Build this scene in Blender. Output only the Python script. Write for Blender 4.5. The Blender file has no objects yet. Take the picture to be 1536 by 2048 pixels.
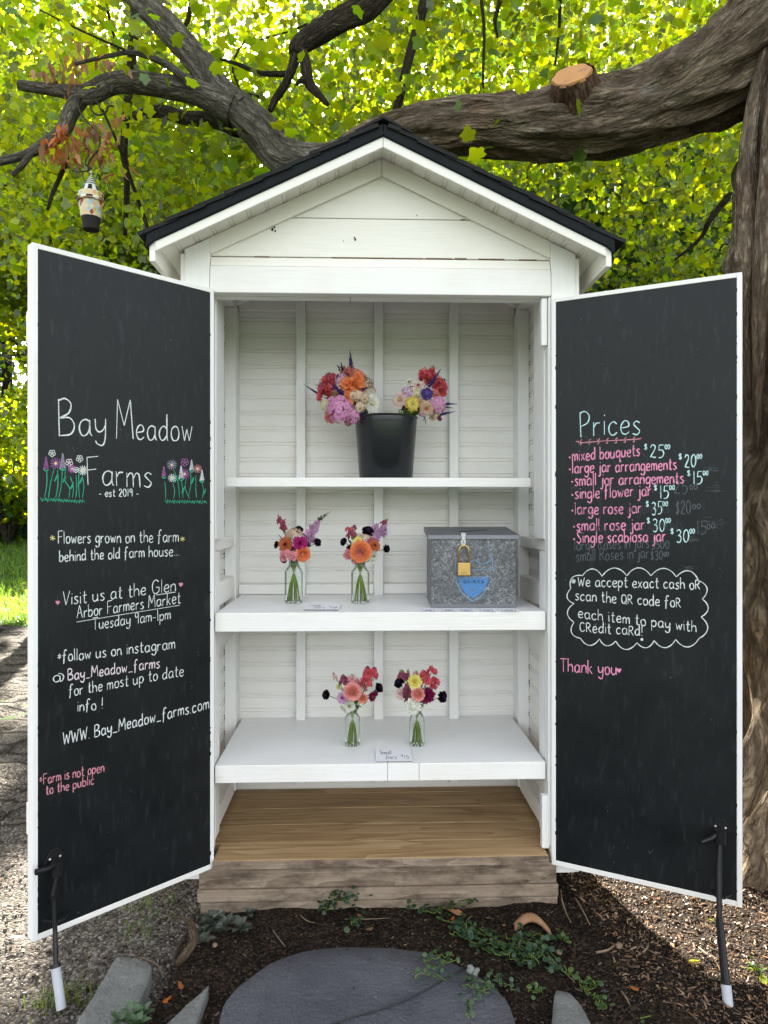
import bpy, bmesh, math, random
import numpy as np
from mathutils import Vector, Matrix, Quaternion, noise

random.seed(7); RNG = np.random.default_rng(7)
R = math.radians
SC = bpy.context.scene
COL = SC.collection

# ---------------------------------------------------------------- camera, sky, sun, exposure
F = 1420.0; CY = -2.4; CZ = 1.33                      # focal length in photo pixels, camera place
cam = bpy.data.cameras.new("camera"); cam.sensor_fit = 'HORIZONTAL'; cam.sensor_width = 36
cam.lens = 36 * F / 1536; cam.clip_start = 0.05; cam.clip_end = 400
camo = bpy.data.objects.new("camera", cam); COL.objects.link(camo)
camo.location = (0, CY, CZ); camo.rotation_euler = (R(90), 0, 0)
SC.camera = camo
SUN_EL = R(26.5); SUN_AZ = R(-16)                       # behind the hut, a little to the left
S = Vector((math.sin(SUN_AZ) * math.cos(SUN_EL), math.cos(SUN_AZ) * math.cos(SUN_EL), math.sin(SUN_EL)))
wd = bpy.data.worlds.new("World"); SC.world = wd; wd.use_nodes = True
wn = wd.node_tree.nodes; sky = wn.new('ShaderNodeTexSky'); sky.sky_type = 'NISHITA'; sky.sun_disc = False
sky.sun_elevation = SUN_EL; sky.sun_rotation = SUN_AZ; sky.dust_density = 4.0; sky.air_density = 1.0; sky.ozone_density = 0.6
bg = wn['Background']; bg.inputs[1].default_value = 0.085
hs = wn.new('ShaderNodeHueSaturation'); hs.inputs['Saturation'].default_value = .24
wd.node_tree.links.new(sky.outputs[0], hs.inputs['Color']); wd.node_tree.links.new(hs.outputs[0], bg.inputs[0])
sl = bpy.data.lights.new("sun", 'SUN'); sl.energy = 5.0; sl.angle = R(0.6); sl.color = (1, .93, .8)
so = bpy.data.objects.new("sun", sl); COL.objects.link(so); so.rotation_euler = S.to_track_quat('Z', 'Y').to_euler()
SC.view_settings.view_transform = 'Standard'; SC.view_settings.look = 'None'
SC.view_settings.exposure = 3.3; SC.view_settings.gamma = 1.0
SC.cycles.max_bounces = 10; SC.cycles.transparent_max_bounces = 16; SC.cycles.transmission_bounces = 6
SC.cycles.use_denoising = True

# ---------------------------------------------------------------- helpers
def at(px, py, d):                                    # point at distance d in front of the camera
    return Vector(((px - 768) / F * d, CY + d, CZ - (py - 1024) / F * d))
def onz(px, py, z=0.0):                               # point on a level surface
    return at(px, py, (CZ - z) * F / (py - 1024))
def wm(o):
    return (wm(o.parent) @ o.matrix_parent_inverse @ o.matrix_basis) if o.parent else o.matrix_basis.copy()
def frame(n, up=(0, 0, 1)):                           # rotation with local Z along n
    return Vector(n).normalized().to_track_quat('Z', 'Y').to_matrix().to_4x4()
def T(p): return Matrix.Translation(Vector(p))

def crom(pts, sub=5):
    P = [Vector(p) for p in pts]
    if len(P) < 3: return P
    out = []
    for i in range(len(P) - 1):
        a = P[i - 1] if i else 2 * P[0] - P[1]
        b, c = P[i], P[i + 1]
        d = P[i + 2] if i + 2 < len(P) else 2 * P[-1] - P[-2]
        for k in range(sub):
            t = k / sub
            out.append(0.5 * ((2 * b) + (c - a) * t + (2 * a - 5 * b + 4 * c - d) * t * t + (3 * b - a - 3 * c + d) * t ** 3))
    out.append(P[-1]); return out

class MB:
    def __init__(s): s.v = []; s.f = []; s.m = []; s.M = None; s.c = None
    def add(s, vs, fs, mat=0):
        o = len(s.v)
        if s.M is not None: vs = [s.M @ Vector(p) for p in vs]
        s.v.extend([tuple(p) for p in vs]); s.f.extend([tuple(i + o for i in f) for f in fs]); s.m.extend([mat] * len(fs)); return s
    def box(s, x0, x1, y0, y1, z0, z1, mat=0):
        return s.add([(x0,y0,z0),(x1,y0,z0),(x1,y1,z0),(x0,y1,z0),(x0,y0,z1),(x1,y0,z1),(x1,y1,z1),(x0,y1,z1)],
              [(0,3,2,1),(4,5,6,7),(0,1,5,4),(1,2,6,5),(2,3,7,6),(3,0,4,7)], mat)
    def obox(s, o, e, n, u, a0, a1, b0, b1, c0, c1, mat=0):   # box along axes e, n, u from origin o
        o, e, n, u = map(Vector, (o, e, n, u))
        P = lambda a, b, c: o + e * a + n * b + u * c
        return s.add([P(a0,b0,c0),P(a1,b0,c0),P(a1,b1,c0),P(a0,b1,c0),P(a0,b0,c1),P(a1,b0,c1),P(a1,b1,c1),P(a0,b1,c1)],
              [(0,3,2,1),(4,5,6,7),(0,1,5,4),(1,2,6,5),(2,3,7,6),(3,0,4,7)], mat)
    def prism(s, poly, fn, h0, h1, mat=0):
        n = len(poly); vs = [fn(p[0], p[1], h0) for p in poly] + [fn(p[0], p[1], h1) for p in poly]
        fs = [tuple(range(n - 1, -1, -1)), tuple(range(n, 2 * n))] + [(i, (i + 1) % n, n + (i + 1) % n, n + i) for i in range(n)]
        return s.add(vs, fs, mat)
    def tube(s, pts, rad, n=8, mat=0, cap=True, disp=None):
        P = [Vector(p) for p in pts]; K = len(P)
        if not hasattr(rad, '__len__'): rad = [rad] * K
        vs = []; fs = []; t0 = (P[1] - P[0]).normalized()
        a = Vector((0, 0, 1)) if abs(t0.z) < .9 else Vector((1, 0, 0))
        x = (a - t0 * a.dot(t0)).normalized()
        for i in range(K):
            t = (P[min(i + 1, K - 1)] - P[max(i - 1, 0)]).normalized()
            x = (x - t * x.dot(t)).normalized(); y = t.cross(x)
            for j in range(n):
                q = 2 * math.pi * j / n
                dr = x * math.cos(q) + y * math.sin(q)
                r = rad[i]
                if disp: r = r * disp(P[i], dr, q, r)
                vs.append(P[i] + dr * r)
        for i in range(K - 1):
            for j in range(n):
                fs.append((i*n + j, i*n + (j+1) % n, (i+1)*n + (j+1) % n, (i+1)*n + j))
        if cap: fs.append(tuple(range(n - 1, -1, -1))); fs.append(tuple((K-1)*n + j for j in range(n)))
        return s.add(vs, fs, mat)
    def lathe(s, prof, n=32, mat=0, sq=0.0, close=False):      # profile of (r, z); sq>0 squares it off
        vs = []; fs = []
        for r, z in prof:
            for j in range(n):
                q = 2 * math.pi * (j + .5) / n
                c, d = math.cos(q), math.sin(q)
                k = 1.0
                if sq: k = (1 - sq) + sq / ((abs(c) ** 5 + abs(d) ** 5) ** .2)
                vs.append((r * k * c, r * k * d, z))
        for i in range(len(prof) - 1):
            for j in range(n): fs.append((i*n + j, i*n + (j+1) % n, (i+1)*n + (j+1) % n, (i+1)*n + j))
        if close: fs.append(tuple(range(n - 1, -1, -1)))
        return s.add(vs, fs, mat)
    def ball(s, c, r, n=8, mat=0, sz=1.0):
        vs = [Vector(c) + Vector((0, 0, r * sz))]; fs = []
        k = max(3, n // 2)
        for i in range(1, k):
            t = math.pi * i / k
            for j in range(n):
                q = 2 * math.pi * j / n
                vs.append(Vector(c) + Vector((r*math.sin(t)*math.cos(q), r*math.sin(t)*math.sin(q), r*sz*math.cos(t))))
        vs.append(Vector(c) - Vector((0, 0, r * sz)))
        for j in range(n): fs.append((0, 1 + j, 1 + (j+1) % n))
        for i in range(k - 2):
            for j in range(n): a = 1 + i*n; fs.append((a + j, a + n + j, a + n + (j+1) % n, a + (j+1) % n))
        a = 1 + (k-2)*n; L = len(vs) - 1
        for j in range(n): fs.append((a + j, L, a + (j+1) % n))
        return s.add(vs, fs, mat)
    def sheet(s, prof, fn, w0, w1, mat=0):                    # profile (s,h) swept from w0 to w1
        n = len(prof); vs = [fn(a, w0, h) for a, h in prof] + [fn(a, w1, h) for a, h in prof]
        return s.add(vs, [(i, i + 1, n + i + 1, n + i) for i in range(n - 1)], mat)
    def ribbon(s, pts, w, nrm, mat=0):                        # flat stroke lying in the plane with normal nrm
        P = [Vector(p) for p in pts]; K = len(P); nrm = Vector(nrm); vs = []; fs = []
        if K < 2: return
        for i in range(K):
            t = P[min(i+1, K-1)] - P[max(i-1, 0)]
            if t.length < 1e-9: t = Vector((0, 0, 1))
            b = nrm.cross(t).normalized() * w * .5 * (.93 + .2 * math.sin(i * .61 + P[0].x * 300) + .08 * math.sin(i * 1.9))
            if i in (0, K - 1): b *= .7
            vs += [P[i] + b, P[i] - b]
        for i in range(K - 1): fs.append((2*i, 2*i + 1, 2*i + 3, 2*i + 2))
        s.add(vs, fs, mat)
    def build(s, name, mats, parent=None, world=False, smooth=False, bevel=0.0, sub=0, recalc=True, loc=None, col=None):
        me = bpy.data.meshes.new(name)
        V = s.v
        if loc is not None: L = Vector(loc); V = [Vector(p) - L for p in V]
        if parent is not None and world:
            I = wm(parent).inverted(); V = [I @ Vector(p) for p in V]
        me.from_pydata([tuple(p) for p in V], [], s.f)
        if not isinstance(mats, (list, tuple)): mats = [mats]
        for m in mats: me.materials.append(m)
        me.polygons.foreach_set('material_index', np.array(s.m, dtype=np.int32))
        if recalc:
            b = bmesh.new(); b.from_mesh(me); bmesh.ops.recalc_face_normals(b, faces=b.faces); b.to_mesh(me); b.free()
        if smooth: me.polygons.foreach_set('use_smooth', np.ones(len(me.polygons), dtype=bool))
        if col is not None:
            at_ = me.color_attributes.new('Col', 'FLOAT_COLOR', 'POINT'); at_.data.foreach_set('color', np.asarray(col, dtype=np.float32).ravel())
        o = bpy.data.objects.new(name, me); COL.objects.link(o)
        if parent is not None: o.parent = parent
        if loc is not None: o.location = loc
        if bevel:
            md = o.modifiers.new('bevel', 'BEVEL'); md.width = bevel; md.segments = 2; md.limit_method = 'ANGLE'; md.angle_limit = R(40)
            md.harden_normals = False
        if sub:
            md = o.modifiers.new('sub', 'SUBSURF'); md.levels = sub; md.render_levels = sub
        return o

def tag(o, label, cat, group=None, kind=None):
    o['label'] = label; o['category'] = cat
    if group: o['group'] = group
    if kind: o['kind'] = kind
    return o
def struct(o, kind='structure'): o['kind'] = kind; return o
def thing(name, label, cat, loc=(0,0,0), rz=0, group=None):
    o = bpy.data.objects.new(name, None); COL.objects.link(o); o.location = loc; o.rotation_euler = (0, 0, rz)
    o.empty_display_size = .05
    return tag(o, label, cat, group)

# ---------------------------------------------------------------- materials
class NT:
    def __init__(s, name):
        s.mat = bpy.data.materials.new(name); s.mat.use_nodes = True; s.t = s.mat.node_tree; s.n = s.t.nodes
        s.p = s.n['Principled BSDF']; s.out = s.n['Material Output']
    def new(s, typ, **kw):
        x = s.n.new('ShaderNode' + typ)
        for k, v in kw.items():
            if k.startswith('i_'): 
                key = k[2:]; x.inputs[int(key) if key.isdigit() else key.replace('_', ' ')].default_value = v
            else: setattr(x, k, v)
        return x
    def link(s, a, b): s.t.links.new(a, b)
    def coords(s, scale=(1,1,1), kind='Object', rot=(0,0,0)):
        tc = s.new('TexCoord'); mp = s.new('Mapping'); mp.inputs['Scale'].default_value = scale; mp.inputs['Rotation'].default_value = rot
        s.link(tc.outputs[kind], mp.inputs[0]); return mp.outputs[0]
    def noise(s, co, scale=5, detail=4, rough=.55, dist=0):
        x = s.new('TexNoise'); x.inputs['Scale'].default_value = scale; x.inputs['Detail'].default_value = detail
        x.inputs['Roughness'].default_value = rough; x.inputs['Distortion'].default_value = dist
        s.link(co, x.inputs['Vector']); return x.outputs['Fac']
    def ramp(s, fac, stops):
        x = s.new('ValToRGB'); e = x.color_ramp.elements
        while len(e) < len(stops): e.new(.5)
        for i, (p, c) in enumerate(stops):
            e[i].position = p; e[i].color = (*c, 1) if len(c) == 3 else c
        s.link(fac, x.inputs[0]); return x.outputs[0]
    def mix(s, fac, a, b, mode='MIX'):
        x = s.new('Mix', data_type='RGBA', blend_type=mode)
        for i, v in ((0, fac), (6, a), (7, b)):
            if isinstance(v, bpy.types.NodeSocket): s.link(v, x.inputs[i])
            elif i == 0: x.inputs[0].default_value = v
            else: x.inputs[i].default_value = (*v, 1)
        return x.outputs[2]
    def math(s, op, a, b=0.0):
        x = s.new('Math', operation=op)
        for i, v in ((0, a), (1, b)):
            if isinstance(v, bpy.types.NodeSocket): s.link(v, x.inputs[i])
            else: x.inputs[i].default_value = v
        return x.outputs[0]
    def bump(s, h, strength=.3, dist=.01, normal=None):
        x = s.new('Bump'); x.inputs['Strength'].default_value = strength; x.inputs['Distance'].default_value = dist
        s.link(h, x.inputs['Height'])
        if normal: s.link(normal, x.inputs['Normal'])
        return x.outputs[0]
    def fin(s, col, rough=.6, bump=None, spec=.3, metal=0.0):
        for k, v in (('Base Color', col), ('Roughness', rough), ('Metallic', metal), ('Specular IOR Level', spec)):
            if isinstance(v, bpy.types.NodeSocket): s.link(v, s.p.inputs[k])
            elif k == 'Base Color': s.p.inputs[k].default_value = (*v, 1)
            else: s.p.inputs[k].default_value = v
        if bump: s.link(bump, s.p.inputs['Normal'])
        return s.mat

def m_paint(name, base, warm=(.74,.7,.6), stretch=(2, 2, 40), dirt=.5, rough=.5):
    t = NT(name); co = t.coords(); cs = t.coords(stretch)
    n1 = t.noise(co, 3.0, 5, .6); n2 = t.noise(cs, 3, 4, .6); n3 = t.noise(co, 55, 2, .5)
    c = t.mix(t.ramp(n1, [(.42, (0,0,0)), (.75, (dirt,)*3)]), base, warm)
    c = t.mix(t.ramp(n2, [(.3, (.1,.1,.1)), (.62, (0,0,0))]), c, tuple(x*.6 for x in base))
    sp = t.noise(co, 30, 3, .7)
    c = t.mix(t.ramp(sp, [(.80, (0,0,0)), (.83, (.4,.4,.4))]), c, (.33,.27,.2))
    h = t.math('ADD', t.math('MULTIPLY', n2, .8), t.math('MULTIPLY', n3, .35))
    return t.fin(c, rough, t.bump(h, .35, .004), .35)
M = {}
M['white'] = m_paint('white_paint', (.83,.83,.81))
M['white_h'] = m_paint('white_paint_boards', (.84,.825,.785), stretch=(2, 2, 40))  # base tinted warm so the paint carries the interior's bounce light
M['white_v'] = m_paint('white_paint_posts', (.83,.83,.81), stretch=(40, 40, 2))
M['cream'] = m_paint('gable_paint', (.84,.815,.74), warm=(.8,.75,.64), dirt=.45)
M['shelf'] = m_paint('shelf_paint', (.84,.84,.83), stretch=(3, 60, 3), dirt=.15, rough=.32)

def m_board(name, c0, c1, rough, dust):
    t = NT(name); co = t.coords(); cz = t.coords((14, 14, 3))
    n = t.noise(co, 4, 6, .65, .6); n2 = t.noise(cz, 5, 4, .6)
    c = t.mix(t.ramp(n, [(.35, (0,0,0)), (.8, (1,1,1))]), c0, c1)
    c = t.mix(t.ramp(n2, [(.56, (0,0,0)), (.82, (dust,)*3)]), c, (.16,.17,.18))
    sp = t.noise(co, 110, 2, .5)
    c = t.mix(t.ramp(sp, [(.775, (0,0,0)), (.8, (.35,.35,.35))]), c, (.4,.4,.4))
    r = t.ramp(n, [(.3, (rough-.06,)*3), (.7, (rough+.08,)*3)])
    return t.fin(c, r, t.bump(t.noise(co, 160, 2), .12, .002), .27)
M['board'] = m_board('chalkboard_paint', (.0055,.007,.0078), (.0115,.0135,.0145), .42, .12)

def m_chalk(name, col, fade=.25):
    t = NT(name); co = t.coords(); n = t.noise(co, 330, 3, .7)
    c = t.mix(t.ramp(n, [(.36, (fade+.45,)*3), (.56, (0,0,0))]), col, tuple(x*.35 for x in col))
    return t.fin(c, .95, None, .05)
M['ck_w'] = m_chalk('chalk_white', (.78,.82,.8)); M['ck_m'] = m_chalk('chalk_mint', (.6,.86,.84))
M['ck_p'] = m_chalk('chalk_pink', (.85,.33,.5)); M['ck_d'] = m_chalk('chalk_dusty_pink', (.7,.3,.36))
M['ck_b'] = m_chalk('chalk_blush', (.85,.72,.76)); M['ck_y'] = m_chalk('chalk_yellow', (.8,.75,.3))
M['ck_g'] = m_chalk('chalk_green', (.05,.42,.24)); M['ck_v'] = m_chalk('chalk_violet', (.42,.16,.4))
M['ck_l'] = m_chalk('chalk_lilac', (.42,.38,.5)); M['ck_x'] = m_chalk('chalk_erased', (.06,.065,.075)); M['ck_z'] = m_chalk('chalk_half_erased', (.13,.145,.16))
M['ck_s'] = m_chalk('chalk_dust', (.1,.105,.11), .6)

def m_wood(name, c0, c1, c2, dirt=0.0, rough=.6, along='x'):
    t = NT(name); oi = t.new('ObjectInfo'); tc = t.new('TexCoord'); add = t.new('VectorMath', operation='MULTIPLY_ADD')
    t.link(oi.outputs['Random'], add.inputs[0]); add.inputs[1].default_value = (17, 31, 9); t.link(tc.outputs['Object'], add.inputs[2])
    def mp(k):
        x = t.new('Mapping'); x.inputs['Scale'].default_value = k; t.link(add.outputs[0], x.inputs[0]); return x.outputs[0]
    base = t.noise(mp((.55, 5, 5)), 1.6, 2, .5, .3); rings = t.math('FRACT', t.math('MULTIPLY', base, 9.0))
    n = t.noise(mp((2.5, 90, 90)), 2, 4, .65); bl = t.noise(mp((1.2, 3, 3)), 2.2, 3, .6)
    f = t.math('ADD', t.math('ADD', t.math('MULTIPLY', rings, .19), t.math('MULTIPLY', n, .5)), t.math('MULTIPLY', bl, .34))
    c = t.ramp(f, [(.32, c0), (.5, c1), (.68, c2)])
    v = t.new('TexVoronoi', feature='F1'); v.inputs['Scale'].default_value = 4.2; t.link(mp((1, 2.0, 2.0)), v.inputs['Vector'])
    c = t.mix(t.ramp(v.outputs['Distance'], [(.025, (.85,.85,.85)), (.07, (0,0,0))]), c, (.07,.035,.014))
    if dirt:
        d = t.noise(t.coords((3, 3, 9)), 2.4, 5, .7)
        c = t.mix(t.ramp(d, [(.45, (0,0,0)), (.68, (dirt,)*3)]), c, (.05,.03,.02))
    return t.fin(c, rough, t.bump(n, .3, .002), .3)
M['deck'] = m_wood('deck_wood', (.2,.115,.045), (.36,.232,.112), (.47,.33,.18))
M['timber'] = m_wood('weathered_timber', (.14,.1,.066), (.25,.19,.135), (.345,.275,.205), dirt=.85, rough=.85)
M['sawn'] = m_wood('bare_wood', (.22,.09,.035), (.36,.17,.07), (.44,.24,.11), rough=.8)

def m_plain(name, col, rough=.5, var=.25, scale=30, bump=.1, spec=.4, metal=0.0, dist=.003):
    t = NT(name); co = t.coords(); n = t.noise(co, scale, 4, .6)
    c = t.mix(n, tuple(x*(1-var) for x in col), tuple(min(1, x*(1+var)) for x in col))
    return t.fin(c, rough, t.bump(n, bump, dist) if bump else None, spec, metal)
M['black_trim'] = m_plain('dark_metal_trim', (.006,.0085,.0105), .6, .3, 8, .02, .15)
M['plastic'] = m_plain('black_plastic', (.010,.012,.014), .27, .2, 20, .02, .5)
M['rod'] = m_plain('black_steel', (.008,.008,.009), .38, .4, 60, .1)
M['pvc'] = m_plain('grey_plastic_pipe', (.42,.44,.47), .5, .15, 25, .05)
M['paper'] = m_plain('paper_card', (.8,.8,.83), .6, .03, 40, .03)
M['ink'] = m_plain('black_ink', (.05,.05,.06), .7, .1, 40, 0)
M['inkb'] = m_plain('blue_ink', (.18,.2,.33), .7, .2, 40, 0)
M['brass'] = m_plain('brass', (.66,.42,.16), .33, .18, 60, .05, .5, 1.0)
M['steel'] = m_plain('zinc_hasp', (.5,.5,.5), .42, .2, 50, .05, .5, .9)
M['dark'] = m_plain('dark_gap', (.015,.013,.012), .9, .1, 20, 0)
M['iron'] = m_plain('wrought_iron', (.006,.006,.006), .55, .2, 50, .05)
M['rust'] = m_plain('nail_stain', (.03,.022,.018), .8, .3, 50, 0)
def m_shingle():
    t = NT('asphalt_shingle'); co = t.coords(); n = t.noise(co, 350, 2); n2 = t.noise(co, 12, 3)
    c = t.mix(t.math('MULTIPLY', n, n2), (.012,.013,.014), (.07,.068,.062)); return t.fin(c, .95, t.bump(n, .6, .003), .1)
M['shingle'] = m_shingle()
def m_galv():
    t = NT('galvanised_steel'); co = t.coords()
    n = t.noise(co, 85, 4, .72, 1.4); n2 = t.noise(co, 9, 4, .6)
    f = t.math('ADD', t.math('MULTIPLY', n, .75), t.math('MULTIPLY', n2, .25))
    c = t.ramp(f, [(.40, (.074,.079,.085)), (.5, (.12,.126,.134)), (.57, (.215,.222,.23)), (.68, (.42,.43,.44))])
    return t.fin(c, t.ramp(n, [(.4, (.5,)*3), (.7, (.38,)*3)]), t.bump(n, .02, .002), .4, .4)
M['galv'] = m_galv()
M['lid'] = m_plain('dull_zinc_lid', (.17,.175,.19), .48, .2, 25, .05, .4, .4)
M['blue'] = m_plain('blue_emblem_paint', (.06,.19,.42), .5, .25, 60, .05)
M['bluel'] = m_plain('pale_blue_line_paint', (.14,.28,.45), .55, .3, 90, .05)

def m_glass():
    t = NT('jar_glass'); lw = t.new('LayerWeight'); lw.inputs[0].default_value = .35
    tr = t.new('BsdfTransparent'); gl = t.new('BsdfGlossy'); gl.inputs['Roughness'].default_value = .03; gl.inputs['Color'].default_value = (.95,.98,.96,1)
    c = t.ramp(lw.outputs['Facing'], [(.25, (.97,.985,.975)), (.75, (.72,.79,.74)), (.97, (.33,.42,.36))]); t.link(c, tr.inputs[0])
    mx = t.new('MixShader'); t.link(t.math('MULTIPLY', lw.outputs['Fresnel'], .9), mx.inputs[0]); t.link(tr.outputs[0], mx.inputs[1]); t.link(gl.outputs[0], mx.inputs[2])
    t.link(mx.outputs[0], t.out.inputs[0]); return t.mat
M['glass'] = m_glass()
def m_water():
    t = NT('jar_water'); tr = t.new('BsdfTransparent'); tr.inputs[0].default_value = (.93,.965,.92,1)
    gl = t.new('BsdfGlossy'); gl.inputs['Roughness'].default_value = .02
    mx = t.new('MixShader'); mx.inputs[0].default_value = .05; t.link(tr.outputs[0], mx.inputs[1]); t.link(gl.outputs[0], mx.inputs[2])
    t.link(mx.outputs[0], t.out.inputs[0]); return t.mat
M['water'] = m_water()

def m_petal(name, col, col2=None, tl=.3):
    t = NT(name); co = t.coords(); n = t.noise(co, 160, 3, .6)
    col2 = col2 or tuple(x*.72 for x in col)
    c = t.mix(t.ramp(n, [(.35, (0,0,0)), (.65, (1,1,1))]), col2, col)
    df = t.new('BsdfDiffuse'); tr = t.new('BsdfTranslucent'); mx = t.new('MixShader'); mx.inputs[0].default_value = tl
    t.link(c, df.inputs[0]); t.link(c, tr.inputs[0]); t.link(df.outputs[0], mx.inputs[1]); t.link(tr.outputs[0], mx.inputs[2])
    t.link(mx.outputs[0], t.out.inputs[0]); return t.mat
PC = dict(coral=(.8,.16,.19), salmon=(.88,.36,.29), orange=(.95,.33,.13), rust=(.58,.17,.07), phlox=(.8,.38,.62), lilac=(.68,.43,.63), magenta=(.4,.03,.17),
  white=(.9,.9,.8), cream=(.86,.7,.5), tan=(.58,.4,.25), yellow=(.86,.75,.2), butter=(.82,.75,.4), gold=(.72,.5,.1), pink=(.9,.42,.48), rosy=(.92,.4,.36),
  blush=(.88,.66,.6), burg=(.17,.012,.055), black=(.012,.007,.012), violet=(.12,.08,.3), spike=(.08,.05,.19), mauve=(.42,.12,.19), green=(.11,.2,.04), lime=(.35,.45,.13),
  stem=(.23,.33,.07), sage=(.08,.12,.065), duskleaf=(.2,.12,.12), eye=(.55,.06,.25), beige=(.7,.5,.35))
for k, v in PC.items():
    M['f_' + k] = m_petal('petal_' + k if k not in ('stem','green','sage') else 'leaf_' + k, v)
    if k not in M: M[k] = M['f_' + k]

def m_leaf(name, refl, trans, tl=.55):
    t = NT(name); a = t.new('VertexColor', layer_name='Col')
    co = t.coords(); n = t.noise(co, 2.2, 2)
    df = t.new('BsdfDiffuse'); tr = t.new('BsdfTranslucent'); gl = t.new('BsdfGlossy'); gl.inputs['Roughness'].default_value = .38
    t.link(t.mix(1.0, a.outputs[0], refl, 'MULTIPLY'), df.inputs[0]); t.link(t.mix(1.0, a.outputs[0], trans, 'MULTIPLY'), tr.inputs[0])
    m1 = t.new('MixShader'); m1.inputs[0].default_value = tl; t.link(df.outputs[0], m1.inputs[1]); t.link(tr.outputs[0], m1.inputs[2])
    m2 = t.new('MixShader'); m2.inputs[0].default_value = .05; t.link(m1.outputs[0], m2.inputs[1]); t.link(gl.outputs[0], m2.inputs[2])
    t.link(m2.outputs[0], t.out.inputs[0]); return t.mat
M['maple'] = m_leaf('maple_leaf', (.022,.06,.007), (.56,.67,.004), .5)
M['dim'] = m_leaf('shade_leaf', (.03,.075,.025), (.07,.15,.018), .35)  # darker leaf copy, shade of the woods put into its colours
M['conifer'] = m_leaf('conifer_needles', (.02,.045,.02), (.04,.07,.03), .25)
M['jenny'] = m_leaf('creeper_leaf', (.06,.105,.045), (.09,.15,.03), .25)
M['ajuga'] = m_leaf('bugleweed_leaf', (.085,.098,.075), (.08,.09,.05), .2)
M['grassm'] = m_leaf('grass_blade', (.09,.2,.02), (.3,.46,.04), .45)
M['deadleaf'] = m_leaf('withered_leaf', (.34,.18,.08), (.5,.24,.08), .4)
M['chipm'] = m_leaf('loose_chips', (.5,.5,.5), (.1,.1,.1), .05)

def m_bark(name, c0, c1, c2, moss=.5, sc=1.0, red=0.0, b=1.0):
    t = NT(name); ob = t.coords(); at_ = t.new('Attribute', attribute_name='bk')
    def mp(k, dist=0):
        x = t.new('Mapping'); x.inputs['Scale'].default_value = k; t.link(at_.outputs['Vector'], x.inputs[0])
        if not dist: return x.outputs[0]
        nn = t.new('TexNoise'); nn.inputs['Scale'].default_value = 1.3; nn.inputs['Detail'].default_value = 4; t.link(x.outputs[0], nn.inputs['Vector'])
        ad = t.new('VectorMath', operation='MULTIPLY_ADD'); t.link(nn.outputs['Color'], ad.inputs[0]); ad.inputs[1].default_value = (dist,)*3; t.link(x.outputs[0], ad.inputs[2]); return ad.outputs[0]
    n = t.noise(mp((11*sc, 11*sc, 3*sc)), 1.6, 8, .7, .8); n2 = t.noise(mp((45*sc, 45*sc, 18*sc)), 1.5, 6, .7, .6); n3 = t.noise(ob, 3.5, 5, .6)
    v = t.new('TexVoronoi', feature='DISTANCE_TO_EDGE'); v.inputs['Scale'].default_value = 1; t.link(mp((20*sc, 20*sc, 3.4*sc), 1.7), v.inputs['Vector'])
    v2 = t.new('TexVoronoi', feature='DISTANCE_TO_EDGE'); v2.inputs['Scale'].default_value = 1; t.link(mp((55*sc, 55*sc, 13*sc), 1.4), v2.inputs['Vector'])
    e = t.math('MULTIPLY', t.ramp(v.outputs['Distance'], [(0.0, (0,0,0)), (.22, (1,1,1))]), t.ramp(v2.outputs['Distance'], [(0.0, (.45,.45,.45)), (.2, (1,1,1))]))
    f = t.math('ADD', t.math('MULTIPLY', n, .55), t.math('MULTIPLY', n2, .45))
    c = t.ramp(f, [(.33, c0), (.48, c1), (.66, c2)])
    c = t.mix(t.ramp(n3, [(.5, (0,0,0)), (.68, (moss,)*3)]), c, (.075,.078,.022))
    if red: c = t.mix(t.ramp(t.noise(ob, 1.7, 4, .6), [(.5, (0,0,0)), (.66, (red,)*3)]), c, (.16,.085,.05))
    l = t.noise(ob, 14, 4, .7); c = t.mix(t.ramp(l, [(.6, (0,0,0)), (.7, (.55,)*3)]), c, (.3,.31,.28))
    c = t.mix(t.math('ADD', t.math('MULTIPLY', e, .75), .25), tuple(x*.6 for x in c0), c)
    h = t.math('ADD', t.math('MULTIPLY', f, .6), t.math('MULTIPLY', e, .55))
    return t.fin(c, .92, t.bump(h, b, .03/sc**.5), .1)
M['crackw'] = m_plain('cracked_paint_wood', (.24,.15,.09), .9, .4, 60, .1)
M['bark'] = m_bark('old_maple_bark', (.045,.031,.021), (.2,.15,.105), (.4,.33,.25), .42, 1.0, .4, .9)
M['barkr'] = m_bark('scarred_red_bark', (.04,.024,.016), (.17,.1,.065), (.3,.2,.14), .15, 1.0, .9, .9)
M['barkg'] = m_bark('grey_branch_bark', (.045,.04,.031), (.18,.16,.128), (.4,.37,.315), .3, 1.5)
M['barkd'] = m_bark('dark_branch_bark', (.02,.016,.012), (.07,.055,.04), (.15,.125,.095), .2, 2.0)
# ---------------------------------------------------------------- the flower hut
KU = (CZ * 0 + 2.42) / F
def hz(py): return CZ - (py - 1024) * KU              # height of a photo row on the front of the hut
hut = thing('flower_stand', 'white wooden roadside flower hut with open chalkboard doors and three shelves', 'stand', (-.008, .02, 0), R(2))
GZ = 0.0; OW = .566; WO = .655; DB = .566             # opening half width, wall half width, depth of the back wall
Z_HB, Z_HT = hz(593), hz(540); Z_L = hz(518)
Z_BS, Z_BSB = hz(1528), hz(1562.5); Z_MS, Z_MSB = hz(1225), hz(1262); Z_TS, Z_TSB = 1.456, 1.423
Z_F = .172
def Sz(u): return 2.528 - .477 * abs(u)                # underside of the roof

def part(name, mb, mat, parent=None, **k): return mb.build(name, mat, parent or hut, **k)
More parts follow.
